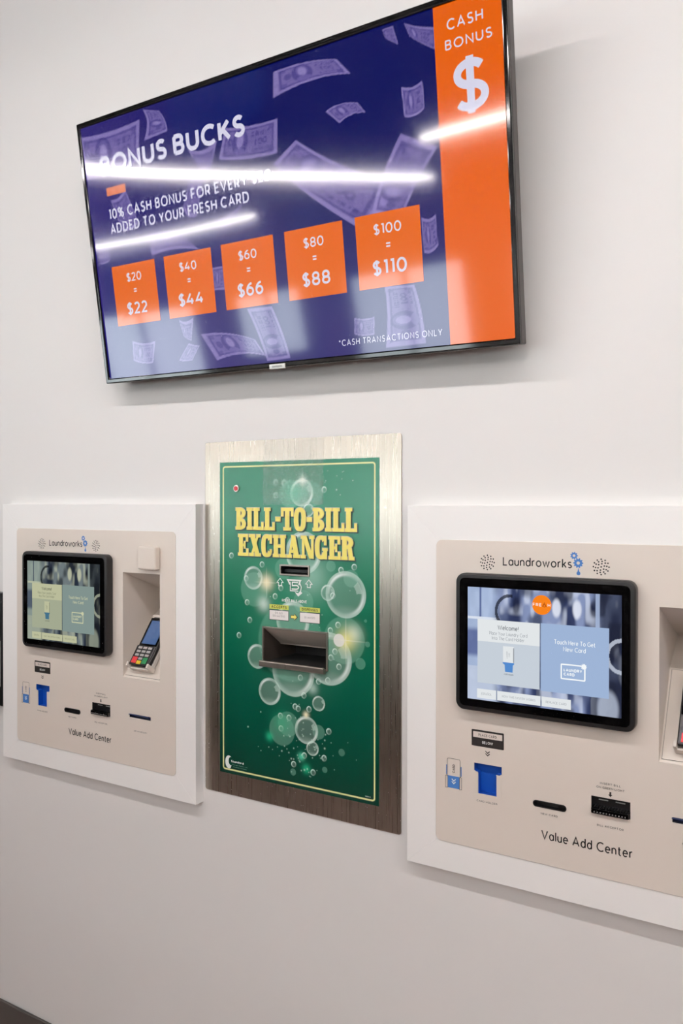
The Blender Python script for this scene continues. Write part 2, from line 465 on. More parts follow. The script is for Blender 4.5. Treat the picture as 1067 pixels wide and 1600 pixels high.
mb = MB(); mb.v = [(RX0 - .2, .5, FLOOR_Z), (RX1 + .2, .5, FLOOR_Z), (RX1 + .2, -RY - .3, FLOOR_Z), (RX0 - .2, -RY - .3, FLOOR_Z),
                   (RX0 - .2, .5, FLOOR_Z - .1), (RX1 + .2, .5, FLOOR_Z - .1), (RX1 + .2, -RY - .3, FLOOR_Z - .1), (RX0 - .2, -RY - .3, FLOOR_Z - .1)]
mb.f = [(3, 2, 1, 0), (4, 5, 6, 7), (0, 1, 5, 4), (1, 2, 6, 5), (2, 3, 7, 6), (3, 0, 4, 7)]; mb.m = [0] * 6; mb.sm = [False] * 6
struct(build('floor', mb, M_floor))
mb2 = MB(); mb2.v = [(x, y, z - FLOOR_Z + .1 + CEIL_Z) for x, y, z in mb.v]; mb2.f = mb.f; mb2.m = [0] * 6; mb2.sm = [False] * 6
struct(build('ceiling', mb2, M_ceil))
wall_holes = [rect(-1.208, 1.176, -1.006, 1.43)]
for ox, oz in KX.values():
    wall_holes.append(rect(ox - .712, oz + .87, ox - .095, oz + 1.485))
struct(plate('wall_back', rect(RX0, FLOOR_Z, RX1, CEIL_Z), wall_holes, -.32, 0.0, M_wall))
mb = MB(); mb.box(RX0, RX1, FLOOR_Z, .021, .0, .010)
struct(build('baseboard_back', mb, mat('dark_vinyl_base', (72, 67, 64), rough=.5), bevel=.002))
mb = MB(); mb.v = [(RX0, 0, FLOOR_Z), (RX0, -RY, FLOOR_Z), (RX0, -RY, CEIL_Z), (RX0, 0, CEIL_Z), (RX0 - .2, 0, FLOOR_Z), (RX0 - .2, -RY, FLOOR_Z), (RX0 - .2, -RY, CEIL_Z), (RX0 - .2, 0, CEIL_Z)]
mb.f = [(0, 1, 2, 3), (7, 6, 5, 4), (0, 4, 5, 1), (1, 5, 6, 2), (2, 6, 7, 3), (3, 7, 4, 0)]; mb.m = [0] * 6; mb.sm = [False] * 6
struct(build('wall_left', mb, M_wall))
mb2 = MB(); mb2.v = [(x - RX0 + RX1 + (.4 if x < RX0 - .1 else 0), y, z) for x, y, z in mb.v]; mb2.f = mb.f; mb2.m = [0] * 6; mb2.sm = [False] * 6
struct(build('wall_right', mb2, M_wall))
WINS = [(-11.6, -9.0), (-8.2, -6.9), (-6.1, -4.3), (-3.6, -1.5)]
SILL = [0.60, 1.05, 0.75, 0.95]
WZ0, WZ1 = 0.60, 2.05
struct(plate('wall_front', rect(RX0, FLOOR_Z, RX1, CEIL_Z), [rect(a, z_, b, WZ1) for (a, b), z_ in zip(WINS, SILL)], RY, RY + .2, M_wall))
M_alu = mat('window_aluminium', (60, 60, 62), rough=.4, metal=.6)
M_pane = bpy.data.materials.new('window_glass'); M_pane.use_nodes = True
nt = M_pane.node_tree; nt.nodes.clear()
out = nt.nodes.new('ShaderNodeOutputMaterial'); mx = nt.nodes.new('ShaderNodeMixShader'); tr = nt.nodes.new('ShaderNodeBsdfTransparent'); gl = nt.nodes.new('ShaderNodeBsdfGlossy')
gl.inputs['Roughness'].default_value = .02; tr.inputs['Color'].default_value = (.93, .96, .95, 1); mx.inputs['Fac'].default_value = .06
nt.links.new(tr.outputs[0], mx.inputs[1]); nt.links.new(gl.outputs[0], mx.inputs[2]); nt.links.new(mx.outputs[0], out.inputs['Surface'])
for i, (a, b) in enumerate(WINS):
    WZ0 = SILL[i]
    mb = MB()
    mb.ring_prism(rect(a, WZ0, b, WZ1), rect(a + .05, WZ0 + .05, b - .05, WZ1 - .05), RY + .05, RY + .12)
    mb.box((a + b) / 2 - .025, (a + b) / 2 + .025, WZ0 + .05, WZ1 - .05, RY + .05, RY + .12)
    w = struct(build('window_%d' % (i + 1), mb, M_alu))
    mb = MB(); mb.box(a + .05, b - .05, WZ0 + .05, WZ1 - .05, RY + .08, RY + .09)
    build('pane', mb, M_pane, w)

# ceiling strip lights: seen as streaks in the television, and casting the shadows under the machines; right pair added as fill
M_lamp_body = mat('lamp_housing', (200, 200, 200), rough=.5)
def strip_light(p0, p1, label, near=False, dif=None):
    lz = LAMP_Z + (.16 if near else 0)
    p0, p1 = Vector((*p0, lz)), Vector((*p1, lz))
    mid = (p0 + p1) / 2; L = (p1 - p0).length; ang = math.atan2(p1.y - p0.y, p1.x - p0.x)
    root = empty('strip_light', mid, label, 'ceiling light', 'linear lights on the ceiling', (0, 0, ang))
    def bx(x, y, z0, z1):
        m = MB(); m.box(-x, x, z0, z1, -y, y); return m
    build('lamp_housing', bx(L / 2, .035, -.07, 0), M_lamp_body, root)
    for k in (-.42, .42):
        m = MB(); m.box(k * L - .004, k * L + .004, 0, CEIL_Z - lz, -.004, .004); build('hanger_rod', m, M_lamp_body, root)
    build('diffuser', bx(L / 2 - .01, .03, -.10, -.07), M_lamp_near if near else dif or M_lamp, root)
strip_light((-2.9, -1.55), (3.4, -1.55), 'long strip light nearest the wall of machines', True)
strip_light((-4.17, -2.35), (-4.17, -7.7), 'strip light running away from the wall, the long streak in the television')
strip_light((-2.84, -4.72), (0.1, -4.58), 'strip light ending inside the right part of the television reflection')
strip_light((-9.4, -7.2), (-6.4, -7.2), 'strip light reflected as the short lower streak in the television')
strip_light((-11.0, -4.2), (-6.2, -4.2), 'strip light over the far left of the room')

strip_light((2.6, -2.2), (2.6, -7.7), 'added unseen strip light lightening shadows from the right side of the room', dif=M_lamp_fill)  # this and the next are added fill, weakening the shadow beside the television
strip_light((0.3, -2.2), (0.3, -7.7), 'added unseen strip light running away from the wall near the right kiosk', dif=M_lamp_fill)

# bank of washers standing across the aisle behind the camera (seen only as the dark half of the steel's reflection)
M_washer = mat('dark_washer_fronts', (74, 68, 62), rough=.45, metal=.3)
M_port = mat('porthole_glass', (10, 10, 12), rough=.1)
M_chrome = mat('chrome_ring', (190, 190, 190), rough=.2, metal=1)
wb = empty('washer_bank', (-4.0, -3.0, FLOOR_Z), 'dark bank of front-loading washers standing across the aisle', 'washing machines')
mb = MB(); mb.box(-7.5, 5.2, 0, 1.40, -.35, .33); build('cabinet', mb, M_washer, wb, bevel=.01)
for k in range(12):
    cx = -6.7 + 1.06 * k
    mb = MB(); mb.ring_prism(disc(cx, .68, .27, 28), disc(cx, .68, .21, 28), -.39, -.352)
    d = build('porthole_door', mb, M_chrome, wb)
    mb = MB(); mb.prism(disc(cx, .68, .208, 28), -.375, -.353); build('glass', mb, M_port, d)

# ------------------------------------------------------------------ the television
def homography(q):
    src = [(0, 1), (1, 1), (1, 0), (0, 0)]
    A, b = [], []
    for (u, v), (x, y) in zip(src, q):
        A.append([x, y, 1, 0, 0, 0, -u * x, -u * y]); b.append(u)
        A.append([0, 0, 0, x, y, 1, -v * x, -v * y]); b.append(v)
    return np.append(np.linalg.solve(np.array(A), np.array(b)), 1).reshape(3, 3)
def lin(c): return np.array(s2l(c))
def blend(img, a, c):
    img[:] = img * (1 - a[..., None]) + np.asarray(c) * a[..., None]
def sstep(e0, e1, x):
    t = np.clip((x - e0) / (e1 - e0), 0, 1); return t * t * (3 - 2 * t)
rng = np.random.default_rng(5)
def vnoise(X, Z, s, seed):
    r = np.random.default_rng(seed); g = r.random((64, 64))
    x, z = X / s + 17.3, Z / s + 9.1
    i, j = np.floor(x).astype(int), np.floor(z).astype(int); fx, fz = x - i, z - j
    fx, fz = fx * fx * (3 - 2 * fx), fz * fz * (3 - 2 * fz)
    q = lambda a, b: g[(j + b) % 64, (i + a) % 64]
    return (q(0, 0) * (1 - fx) + q(1, 0) * fx) * (1 - fz) + (q(0, 1) * (1 - fx) + q(1, 1) * fx) * fz

def banknote(img, X, Z, quad, bend=0.0, alpha=.6, back=False, seed=0):
    """one drifting banknote of the picture: paper, border, oval portrait, seal, numerals and rows of engraving"""
    Hm = homography(quad)
    den = Hm[2, 0] * X + Hm[2, 1] * Z + 1
    s = (Hm[0, 0] * X + Hm[0, 1] * Z + Hm[0, 2]) / den
    t = (Hm[1, 0] * X + Hm[1, 1] * Z + Hm[1, 2]) / den
    t = t + bend * (1 - (2 * s - 1) ** 2)
    e = .02
    inside = sstep(0, e, s) * sstep(0, e, 1 - s) * sstep(0, e, t) * sstep(0, e, 1 - t)
    paper, ink, edge = lin((140, 124, 190)), lin((42, 36, 120)), lin((166, 152, 208))
    blend(img, inside * alpha, paper)
    bord = inside * ((s < .06) | (s > .94) | (t < .09) | (t > .91))
    blend(img, bord * alpha * .5, edge)
    frame = inside * (((abs(s - .085) < .012) | (abs(s - .915) < .012) | (abs(t - .13) < .025) | (abs(t - .87) < .025)) & (s > .07) & (s < .93) & (t > .1) & (t < .9))
    blend(img, frame * .5, ink)
    px = .36 if not back else .5
    o = ((s - px) / .14) ** 2 + ((t - .5) / .40) ** 2
    blend(img, inside * sstep(1.1, .95, o) * .62, ink)
    face = ((s - px) / .06) ** 2 + ((t - .55) / .21) ** 2
    hair = ((s - px) / .085) ** 2 + ((t - .58) / .27) ** 2
    sho = ((s - px) / .11) ** 2 + ((t - .14) / .2) ** 2
    blend(img, inside * sstep(1.1, .9, hair) * .25, paper)
    blend(img, inside * sstep(1.15, .85, face) * .45, edge)
    blend(img, inside * sstep(1.1, .9, sho) * (o < 1) * .35, paper)
    sl = ((s - .17) / .045) ** 2 + ((t - .5) / .14) ** 2
    blend(img, inside * sstep(1.1, .9, sl) * .5, ink)
    for (a, b, cz) in ((.56, .88, .74), (.56, .84, .66), (.58, .9, .24)):
        dash = (np.sin(s * 150 + seed) + np.sin(s * 67 + 2 * seed) > -.2)
        blend(img, inside * ((s > a) & (s < b) & (abs(t - cz) < .035) & dash) * .55, ink)
    for i in range(3):   # large numeral strokes
        cx = .64 + .075 * i
        r = np.sqrt(((s - cx) / .034) ** 2 + ((t - .46) / .1) ** 2)
        hit = (abs(r - .8) < .28) if i else (abs(s - cx) < .012) & (abs(t - .46) < .1)
        blend(img, inside * hit * .6, ink)
    for cx, cz in ((.12, .8), (.88, .8), (.12, .2), (.88, .2)):
        blend(img, inside * ((abs(s - cx) < .03) & (abs(t - cz) < .07)) * .4, ink)
    blend(img, inside * sstep(.5, .95, vnoise(s, t, .06, seed + 3)) * .18, ink)

TV_NOTES = [
 ([(.0443, .300), (.2088, .2845), (.2413, .2473), (.0377, .2472)], -.22),
 ([(.1713, .190), (.2507, .1894), (.2690, .166), (.2042, .1589)], -.25),
 ([(.3515, .196), (.3995, .197), (.4017, .1438), (.3554, .1369)], .12),
 ([(.0905, .1519), (.3330, .0100), (.2600, -.0760), (.0250, .1150)], .10),
 ([(.2671, -.0339), (.3454, .1108), (.4260, .0672), (.3400, -.0500)], -.08),
 ([(-.5790, .299), (-.3583, .296), (-.3763, .2012), (-.5780, .1900)], .06),
 ([(-.3550, .2426), (-.3477, .3145), (-.2950, .3000), (-.2732, .2488)], .15),
 ([(-.1015, .2181), (.0490, .2060), (.0413, .1341), (-.1275, .1542)], .08),
 ([(-.2193, .1983), (-.1235, .1990), (-.1527, .139), (-.187, .1457)], .1),
 ([(-.2355, -.2314), (-.0667, -.2607), (-.0386, -.3016), (-.1903, -.3003)], -.2),
 ([(-.4684, -.2257), (-.3859, -.2334), (-.402, -.2881), (-.4725, -.2768)], .1),
 ([(-.2744, -.2493), (-.2391, -.2579), (-.2694, -.2932), (-.3136, -.2896)], .05),
 ([(-.3702, .0304), (-.2754, .016), (-.2093, -.0352), (-.3702, -.0273)], -.1),
 ([(-.1532, .022), (-.0643, .0514), (-.0934, .017), (-.1285, -.0029)], .1),
 ([(-.0378, -.3143), (-.0848, -.187), (-.0107, -.1894), (.0304, -.3123)], .05),
 ([(-.1754, -.0815), (-.134, -.0812), (-.1409, -.1365), (-.1823, -.1348)], .0),
 ([(.3806, -.059), (.4127, -.0576), (.4141, -.1203), (.3814, -.1295)], .1),
 ([(.2785, -.3123), (.2853, -.1837), (.3556, -.1878), (.3749, -.3111)], .06),
 ([(.2068, -.2395), (.2575, -.2424), (.2545, -.2799), (.2039, -.2749)], .1),
 ([(.3176, .3115), (.342, .3113), (.3526, .2731), (.3243, .2918)], .0),
 ([(.3662, .3097), (.4400, .2821), (.4350, .2408), (.3771, .2818)], .08),
 ([(-.4900, .1300), (-.4350, .1500), (-.4000, .0600), (-.4600, .0500)], .1),
 ([(-.5560, .0250), (-.5200, .0300), (-.5150, -.0150), (-.5560, -.0200)], .1),
 ([(-.2100, .1500), (-.1650, .1500), (-.2100, .0400), (-.2500, .0700)], .1),
 ([(-.3000, -.1880), (-.2500, -.1880), (-.2650, -.2450), (-.2900, -.2300)], .1),
]
def tv_art(X, Z):
    img = np.zeros(X.shape + (3,))
    navy, purple, blue = lin((0, 8, 90)), lin((50, 36, 122)), lin((0, 28, 108))
    base = np.ones(X.shape)
    img[:] = navy
    n1 = vnoise(X, Z, .22, 1)
    left = sstep(.10, -.62, X + .12 * (n1 - .5)) * .85
    low = sstep(.16, -.30, Z + .25 * (n1 - .5)) * .7
    blend(img, np.clip(left * (.55 + .5 * n1) + low * .75, 0, 1), purple)
    blend(img, sstep(.55, .8, vnoise(X, Z, .15, 2)) * .5 * sstep(.4, .0, X), blue)
    for i, (q, b) in enumerate(TV_NOTES):
        banknote(img, X, Z, q, b, .55 if i > 3 else .6, False, i)
    return img

TVX = Matrix(((0.99987887, 0.01202653, 0.0098801), (-0.01028615, 0.98699172, -0.16044171), (-0.01168114, 0.16032064, 0.98699587))).to_4x4()
TVX.translation = Vector((-1.09925, -0.12279, 2.21429))
tv = empty('wall_television', (0, 0, 0), 'large black-framed television tilted on the wall, showing blue BONUS BUCKS advert', 'television')
tv.matrix_world = TVX
TW, TH = .5785, .3302
M_gloss = mat('gloss_black_frame', (7, 7, 8), rough=.07, spec=.6)
M_shell = mat('dark_grey_shell', (62, 57, 54), rough=.4)
mb = MB(); mb.box(-TW, TW, -TH, TH, -.034, -.006); build('housing', mb, M_shell, tv, bevel=.003)
mb = MB(); mb.box(-.40, .40, -.22, .2, -.060, -.034); build('back_cover', mb, M_black, tv, bevel=.01)
mb = MB(); mb.box(-.12, .12, -.12, .12, -.098, -.060); build('wall_bracket', mb, M_black, tv)
mb = MB()
mb.ring_prism(rect(-TW, -TH, TW, TH), rect(-.5675, -.3175, .5675, .3175), -.0058, .0022)
build('frame', mb, M_gloss, tv, bevel=.0026, seg=3)
SR, SS = .10, .20       # display gloss
scr = raster('screen', -.5678, .5678, -.3178, .3178, .002, -.003, tv_art, glossy_front(attr_mat('display_picture', True, SR, 1.0, SS)), tv)
M_or = lit('orange_display', (232, 103, 0), SR, 1.0, SS); M_or2 = lit('dark_orange_display', (232, 98, 2), SR, 1.0, SS)
M_tw = lit('display_white', (214, 212, 232), SR, 1.0, SS); M_sal = lit('salmon_display', (226, 128, 92), SR, 1.0, SS)
for wd_, x_, f_ in (('BONUS', -.511, .2290), ('BUCKS', -.2610, .2180)):
    mb = MB(); text(mb, wd_, x_, .189, .0475, .215, -.0022, fit=f_, gap=.13); build('heading_lettering', mb, M_tw, scr)
mb = MB(); mb.flat(rect(-.4995, .1395, -.432, .1595), -.0026); build('accent_bar', mb, M_sal, scr)
mb = MB(); text(mb, '10% CASH BONUS FOR EVERY $20', -.5005, .0815, .0262, .19, -.0022, fit=.519, gap=.2)
text(mb, 'ADDED TO YOUR FRESH CARD', -.5003, .0455, .0258, .19, -.0022, fit=.452, gap=.2); build('message_lettering', mb, M_tw, scr)
for i, (a, b) in enumerate((('$20', '$22'), ('$40', '$44'), ('$60', '$66'), ('$80', '$88'), ('$100', '$110'))):
    x0 = -.5135 + .1846 * i; cx = x0 + .0765
    mb = MB(); mb.flat(rect(x0, -.185, x0 + .153, -.0342), -.0026)
    text(mb, a, cx, -.0775, .0212, .15, -.0022, 1, align='c', gap=.16)
    text(mb, '=', cx, -.1125, .023, .14, -.0022, 1, align='c')
    text(mb, b, cx, -.1597, .0300, .17, -.0022, 1, align='c', gap=.16)
    build('price_tile', mb, [M_or, M_tw], scr)
mb = MB(); mb.flat(rect(.4295, -.3178, .5678, .3178), -.0026); build('side_banner', mb, M_or2, scr)
mb = MB(); text(mb, 'CASH', .457, .2695, .0200, .15, -.0022, fit=.0735, gap=.24); text(mb, 'BONUS', .4513, .2350, .0184, .15, -.0022, fit=.0955, gap=.24)
text(mb, '$', .4995, .1158, .095, .165, -.0022, align='c', fit=.075); build('banner_lettering', mb, M_tw, scr)
mb = MB(); text(mb, '*CASH TRANSACTIONS ONLY', .1632, -.2975, .0140, .15, -.0022, fit=.25, gap=.24); build('footnote_lettering', mb, M_tw, scr)
# the big panel is slightly warped towards its left side, which bends the long reflection there
for o in [scr] + list(scr.children):
    for v in o.data.vertices:
        g_ = max(0.0, (-.1 - v.co.x) / .46)
        v.co.y -= .0075 * v.co.z * g_ * g_ * (.75 if v.co.z > 0 else .4)
    o.data.update()
scr.data.polygons.foreach_set('use_smooth', [True] * len(scr.data.polygons))
M_silver = mat('silver_badge', (196, 192, 186), rough=.3, metal=.7)
mb = MB(); mb.box(-.0265, .0190, -.3335, -.3222, .002, .0065); bd = build('maker_badge', mb, M_silver, tv, bevel=.001)
mb = MB(); text(mb, 'SAMSUNG', -.0038, -.3297, .0042, .2, .0068, fit=.028, align='c', gap=.3); build('badge_lettering', mb, M_ink, bd)

# ------------------------------------------------------------------ the bill exchanger
EX0, EX1, EZ0, EZ1 = -1.3878, -.8208, .8359, 1.7286
P0, P1, PZ0, PZ1 = -1.3383, -.8762, .8895, 1.6764
SLOT = (-1.1505, 1.3990, -1.0635, 1.4255); TRAY = (-1.2020, 1.1800, -1.0118, 1.2713)
eo = (-1.104, 0, EZ0)
ex = empty('bill_exchanger', eo, 'green bill-to-bill exchanger set in a brushed steel plate between the two kiosks', 'change machine')
hole = lambda h, g: rect(h[0] + g, h[1] + g, h[2] - g, h[3] - g)
plate('steel_faceplate', rrect(EX0, EZ0, EX1, EZ1, .007), [hole(SLOT, .003), hole(TRAY, .003)], .0002, .003, M_steel, ex, eo, bevel=.0006)

BIG = [(-1.087, 1.5983, .0331), (-1.0677, 1.557, .0154), (-1.2316, 1.3885, .0288), (-1.0822, 1.455, .0511), (-.9647, 1.3622, .0542), (-1.0132, 1.3641, .0191),
       (-1.0102, 1.2098, .0621), (-1.1117, 1.1702, .0614), (-1.219, 1.195, .0303), (-1.1815, 1.1127, .0331), (-1.0386, 1.101, .0178), (-1.0733, 1.0333, .0331), (-1.0558, .9922, .0174), (-1.1130, 1.2900, .0480)]
SMALL = [(-1.1631, 1.6236), (-1.1382, 1.6223), (-1.1624, 1.5924), (-1.0235, 1.605), (-1.3007, 1.4414), (-1.2045, 1.4225), (-1.2539, 1.386), (-1.2507, 1.3266), (-1.1649, 1.3465), (-1.1478, 1.3678),
         (-.9769, 1.4182), (-.9413, 1.4267), (-.9991, 1.3578), (-1.2766, 1.2422), (-1.2425, 1.2831), (-1.0904, 1.1564), (-1.0804, 1.1151), (-1.1057, 1.085), (-1.0968, 1.0813), (-1.0657, 1.0839), (-1.149, 1.057),
         (-1.1236, 1.0556), (-1.1472, 1.0265), (-1.0101, 1.0392), (-1.0231, .9744), (-1.1099, .9458), (-1.0541, .9354), (-1.0791, .9715), (-1.013, 1.1584), (-1.0386, 1.1531), (-.9823, 1.1937), (-.9934, 1.2281), (-1.0046, 1.2128), (-.9851, 1.2906), (-1.128, 1.339), (-1.006, 1.276)]
FAINT = [(-1.0048, 1.4265, .0129), (-1.0822, 1.3383, .0282), (-.9685, 1.2565, .0543), (-1.1448, 1.0229, .0372), (-.9249, 1.2067, .0131), (-.9062, 1.2527, .0065), (-.9116, 1.3056, .0037), (-.9749, .9955, .0085),
         (-1.1117, .9268, .0083), (-1.0214, .9473, .0072), (-1.1207, 1.2382, .0936), (-1.0386, 1.0336, .0169), (-1.1266, 1.0403, .0296), (-1.2280, 1.3600, .0420), (-1.0600, 1.5950, .0300), (-1.1200, 1.5950, .0330), (-1.1400, 1.4150, .0250), (-.9500, 1.4000, .0200)]
GLOW = [(-1.1816, 1.0025, .012, (40, 190, 140), .7), (-1.0733, .9408, .012, (40, 190, 140), .7), (-1.0879, .9676, .010, (90, 215, 175), .8), (-1.2002, 1.3258, .019, (215, 235, 225), .75), (-.9439, 1.2727, .022, (225, 240, 220), .7),
        (-1.1908, 1.379, .020, (250, 242, 205), .9), (-.9640, 1.2567, .026, (248, 240, 150), .8), (-1.0745, 1.0696, .008, (255, 246, 210), .9), (-1.0850, 1.6270, .012, (240, 245, 235), .8), (-1.0560, 1.135, .014, (200, 230, 218), .6),
        (-1.110, 1.600, .03, (60, 190, 150), .45), (-1.145, 1.04, .03, (40, 170, 125), .5), (-1.06, 1.40, .05, (190, 230, 215), .40)]
def panel_art(X, Z):
    img = np.zeros(X.shape + (3,))
    t = (Z - PZ0) / (PZ1 - PZ0)
    stops = [0, .25, .55, .8, 1]
    cols = np.array([lin((0, 50, 38)), lin((0, 72, 54)), lin((2, 98, 70)), lin((34, 122, 92)), lin((44, 124, 96))])
    for k in range(3): img[..., k] = np.interp(t, stops, cols[:, k])
    rad = np.sqrt(((X + 1.107) / .19) ** 2 + ((Z - 1.30) / .26) ** 2)
    blend(img, sstep(1.1, .1, rad) * .20, lin((90, 185, 150)))
    W = lin((206, 232, 222))
    for x, z, r in FAINT:
        q = np.sqrt((X - x) ** 2 + (Z - z) ** 2) / r
        blend(img, sstep(1.05, .97, q) * .20, lin((150, 215, 190)))
    for x, z, r in BIG:
        dx, dz = (X - x) / r, (Z - z) / r
        q = np.sqrt(dx * dx + dz * dz); an = np.arctan2(dz, dx)
        inn = sstep(1.02, .985, q)
        blend(img, inn * .12, W)
        rim = inn * sstep(.72, 1.0, q)
        blend(img, rim * .50, W)
        hl = np.exp(-((an - 2.2) / .75) ** 2) + .8 * np.exp(-((an + .5) / .7) ** 2)
        blend(img, inn * np.clip(hl, 0, 1) * np.exp(-((q - .86) / .07) ** 2) * .85, lin((240, 250, 246)))
        win = inn * ((abs(q - .68) < .14) & (an > .1) & (an < .75))
        blend(img, win * .38, W)
        low = inn * sstep(-.35, -.75, dz + .25 * dx * dx) * .16
        blend(img, low, W)
    for i, (x, z) in enumerate(SMALL):
        r = .0072
        q = np.sqrt(((X - x) / r) ** 2 + ((Z - z) / (r * 1.05)) ** 2); an = np.arctan2(Z - z, X - x)
        blend(img, sstep(1.08, .92, q) * sstep(.5, .9, q) * (.55 + .42 * np.cos(an - 2.3)), lin((225, 245, 236)))
        blend(img, sstep(1, .8, q) * .10, W)
    for x, z, r, c, a in GLOW:
        q = np.sqrt((X - x) ** 2 + (Z - z) ** 2) / r
        blend(img, np.exp(-q * q * 1.3) * a, lin(c))
    q = np.sqrt((X + .9823) ** 2 + (Z - 1.2553) ** 2) / .0152
    blend(img, sstep(1.05, .93, q) * .88, lin((238, 238, 232)))
    for x, z, L, th in ((-.9640, 1.2567, .06, .0011), (-1.1908, 1.379, .04, .0009), (-1.0850, 1.6270, .03, .0009)):
        blend(img, np.exp(-((X - x) / th) ** 2) * np.clip(1 - abs(Z - z) / L, 0, 1) * .8, lin((245, 245, 225)))
        blend(img, np.exp(-((Z - z) / th) ** 2) * np.clip(1 - abs(X - x) / L, 0, 1) * .7, lin((245, 245, 225)))
    r = np.random.default_rng(8)
    for k in range(150):
        x = -1.075 + r.normal() * .055; z = (1.62, 1.30, 1.02, .965)[k % 4] + r.normal() * (.018, .09, .03, .025)[k % 4]; s = .0008 + .0012 * r.random() ** 2
        blend(img, np.exp(-((X - x) ** 2 + (Z - z) ** 2) / s ** 2) * .7, lin((205, 235, 222)))
    # pale yellow keyline
    bx0, bx1, bz0, bz1, cr = -1.3270, -.8878, .8996, 1.6650, .006
    qx = abs(X - (bx0 + bx1) / 2) - ((bx1 - bx0) / 2 - cr); qz = abs(Z - (bz0 + bz1) / 2) - ((bz1 - bz0) / 2 - cr)
    sd = np.hypot(np.maximum(qx, 0), np.maximum(qz, 0)) + np.minimum(np.maximum(qx, qz), 0) - cr
    blend(img, sstep(.0024, .0012, abs(sd)), lin((238, 234, 168)))
    return img
M_panel = attr_mat('printed_green_vinyl', False, .22, spec=.5)
pn = raster('printed_panel', P0, P1, PZ0, PZ1, .00105, .0036, panel_art, M_panel, ex, eo, [(SLOT[0] + .002, SLOT[1] + .002, SLOT[2] - .002, SLOT[3] - .002), (TRAY[0] + .002, TRAY[1] + .002, TRAY[2] - .002, TRAY[3] - .002)])
M_yel = mat('yellow_letters', (242, 226, 112), rough=.3); M_lav = mat('pale_letter_edge', (196, 186, 186), rough=.3); M_shad = mat('dark_green_letter_shadow', (22, 70, 58), rough=.3)
mb = MB()
for s, x0, x1, z0, z1 in (('BILL-TO-BILL', -1.2855, -.9325, 1.5072, 1.5623), ('EXCHANGER', -1.2775, -.9390, 1.4422, 1.4965)):
    slab_text(mb, s, x0, x1, z0, z1, .0040, 0, dx=.0022, dz=-.0026, grow=.0006)
    slab_text(mb, s, x0, x1, z0, z1, .0052, 1, dx=-.0006, dz=.0004, grow=.0009)
    slab_text(mb, s, x0, x1, z0, z1, .0064, 2)
build('title_lettering', mb, [M_shad, M_lav, M_yel], ex, eo)
# bill slot
mb = MB(); mb.ring_prism(rect(*SLOT), hole(SLOT, .0042), .003, .0062); slot = build('bill_slot', mb, M_steel2, ex, eo, bevel=.0006)
mb = MB(); s = hole(SLOT, .0042); mb2 = MB()
mb.flat(s, -.055)
for k in range(4):
    a, b = s[k], s[(k + 1) % 4]; mb.face([(a[0], -.004, a[1]), (b[0], -.004, b[1]), (b[0], .055, b[1]), (a[0], .055, a[1])])
build('slot_cavity', mb, M_dark, slot, eo)
mb = MB(); mb.box(-1.1455, -1.0745, 1.4045, 1.4150, -.05, -.006); build('bill_guide', mb, M_black, slot, eo, bevel=.002)
# printed instruction above the tray
M_outl = M_whiteink
mb = MB()
for cx in (-1.1498, -1.0659):
    cz = 1.3813
    pts = [(cx - .0045, cz - .008), (cx - .0045, cz), (cx - .0095, cz), (cx, cz + .010), (cx + .0095, cz), (cx + .0045, cz), (cx + .0045, cz - .008), (cx - .0045, cz - .008)]
    mb.ribbon(pts, .0019, .0042)
X0, X1 = -1.1305, -1.0817
mb.flat([(X0, 1.3905), (X0 + .003, 1.3865), (X0 + .041, 1.3865), (X0 + .044, 1.3905)], .0042 + 0.00003)
mb.flat([(X0 + .002, 1.3885), (X0 + .006, 1.3885), (X0 + .013, 1.3775), (X0 + .008, 1.3775)], .0042 + 0.00006)
mb.flat([(X0 + .038, 1.3885), (X0 + .042, 1.3885), (X0 + .038, 1.3770), (X0 + .034, 1.3785)], .0042 + 0.00009)
mb.ribbon([(X0 + .011, 1.3845), (X0 + .011, 1.3630), (X0 + .034, 1.3630)], .0022, .0042 + 0.00012)
mb.ribbon([(X0 + .034, 1.3835), (X0 + .017, 1.3835), (X0 + .017, 1.3755)] + arc(X0 + .028, 1.3720, .007, .0045, 90, -90, 8) + [(X0 + .015, 1.3672)], .0030, .0042 + 0.00015)
mb.ribbon([(X0 + .039, 1.3820), (X0 + .043, 1.3730), (X0 + .041, 1.3630)], .0022, .0042 + 0.00018)
mb.flat([(X0 + .024, 1.3605), (X0 + .034, 1.3500), (X0 + .046, 1.3590), (X0 + .040, 1.3640), (X0 + .034, 1.3580)], .0042 + 0.00021)
build('bill_emblem', mb, M_outl, ex, eo)
mb = MB(); text(mb, 'INSERT BILLS ABOVE', -1.108, 1.3352, .0072, .22, .0042, fit=.072, align='c', gap=.2); build('instruction_lettering', mb, M_outl, ex, eo)
M_tag = mat('yellow_green_tag', (208, 214, 96), rough=.4); M_paper = mat('white_paper_label', (238, 232, 230), rough=.5); M_grey = mat('grey_print', (150, 146, 146), rough=.5)
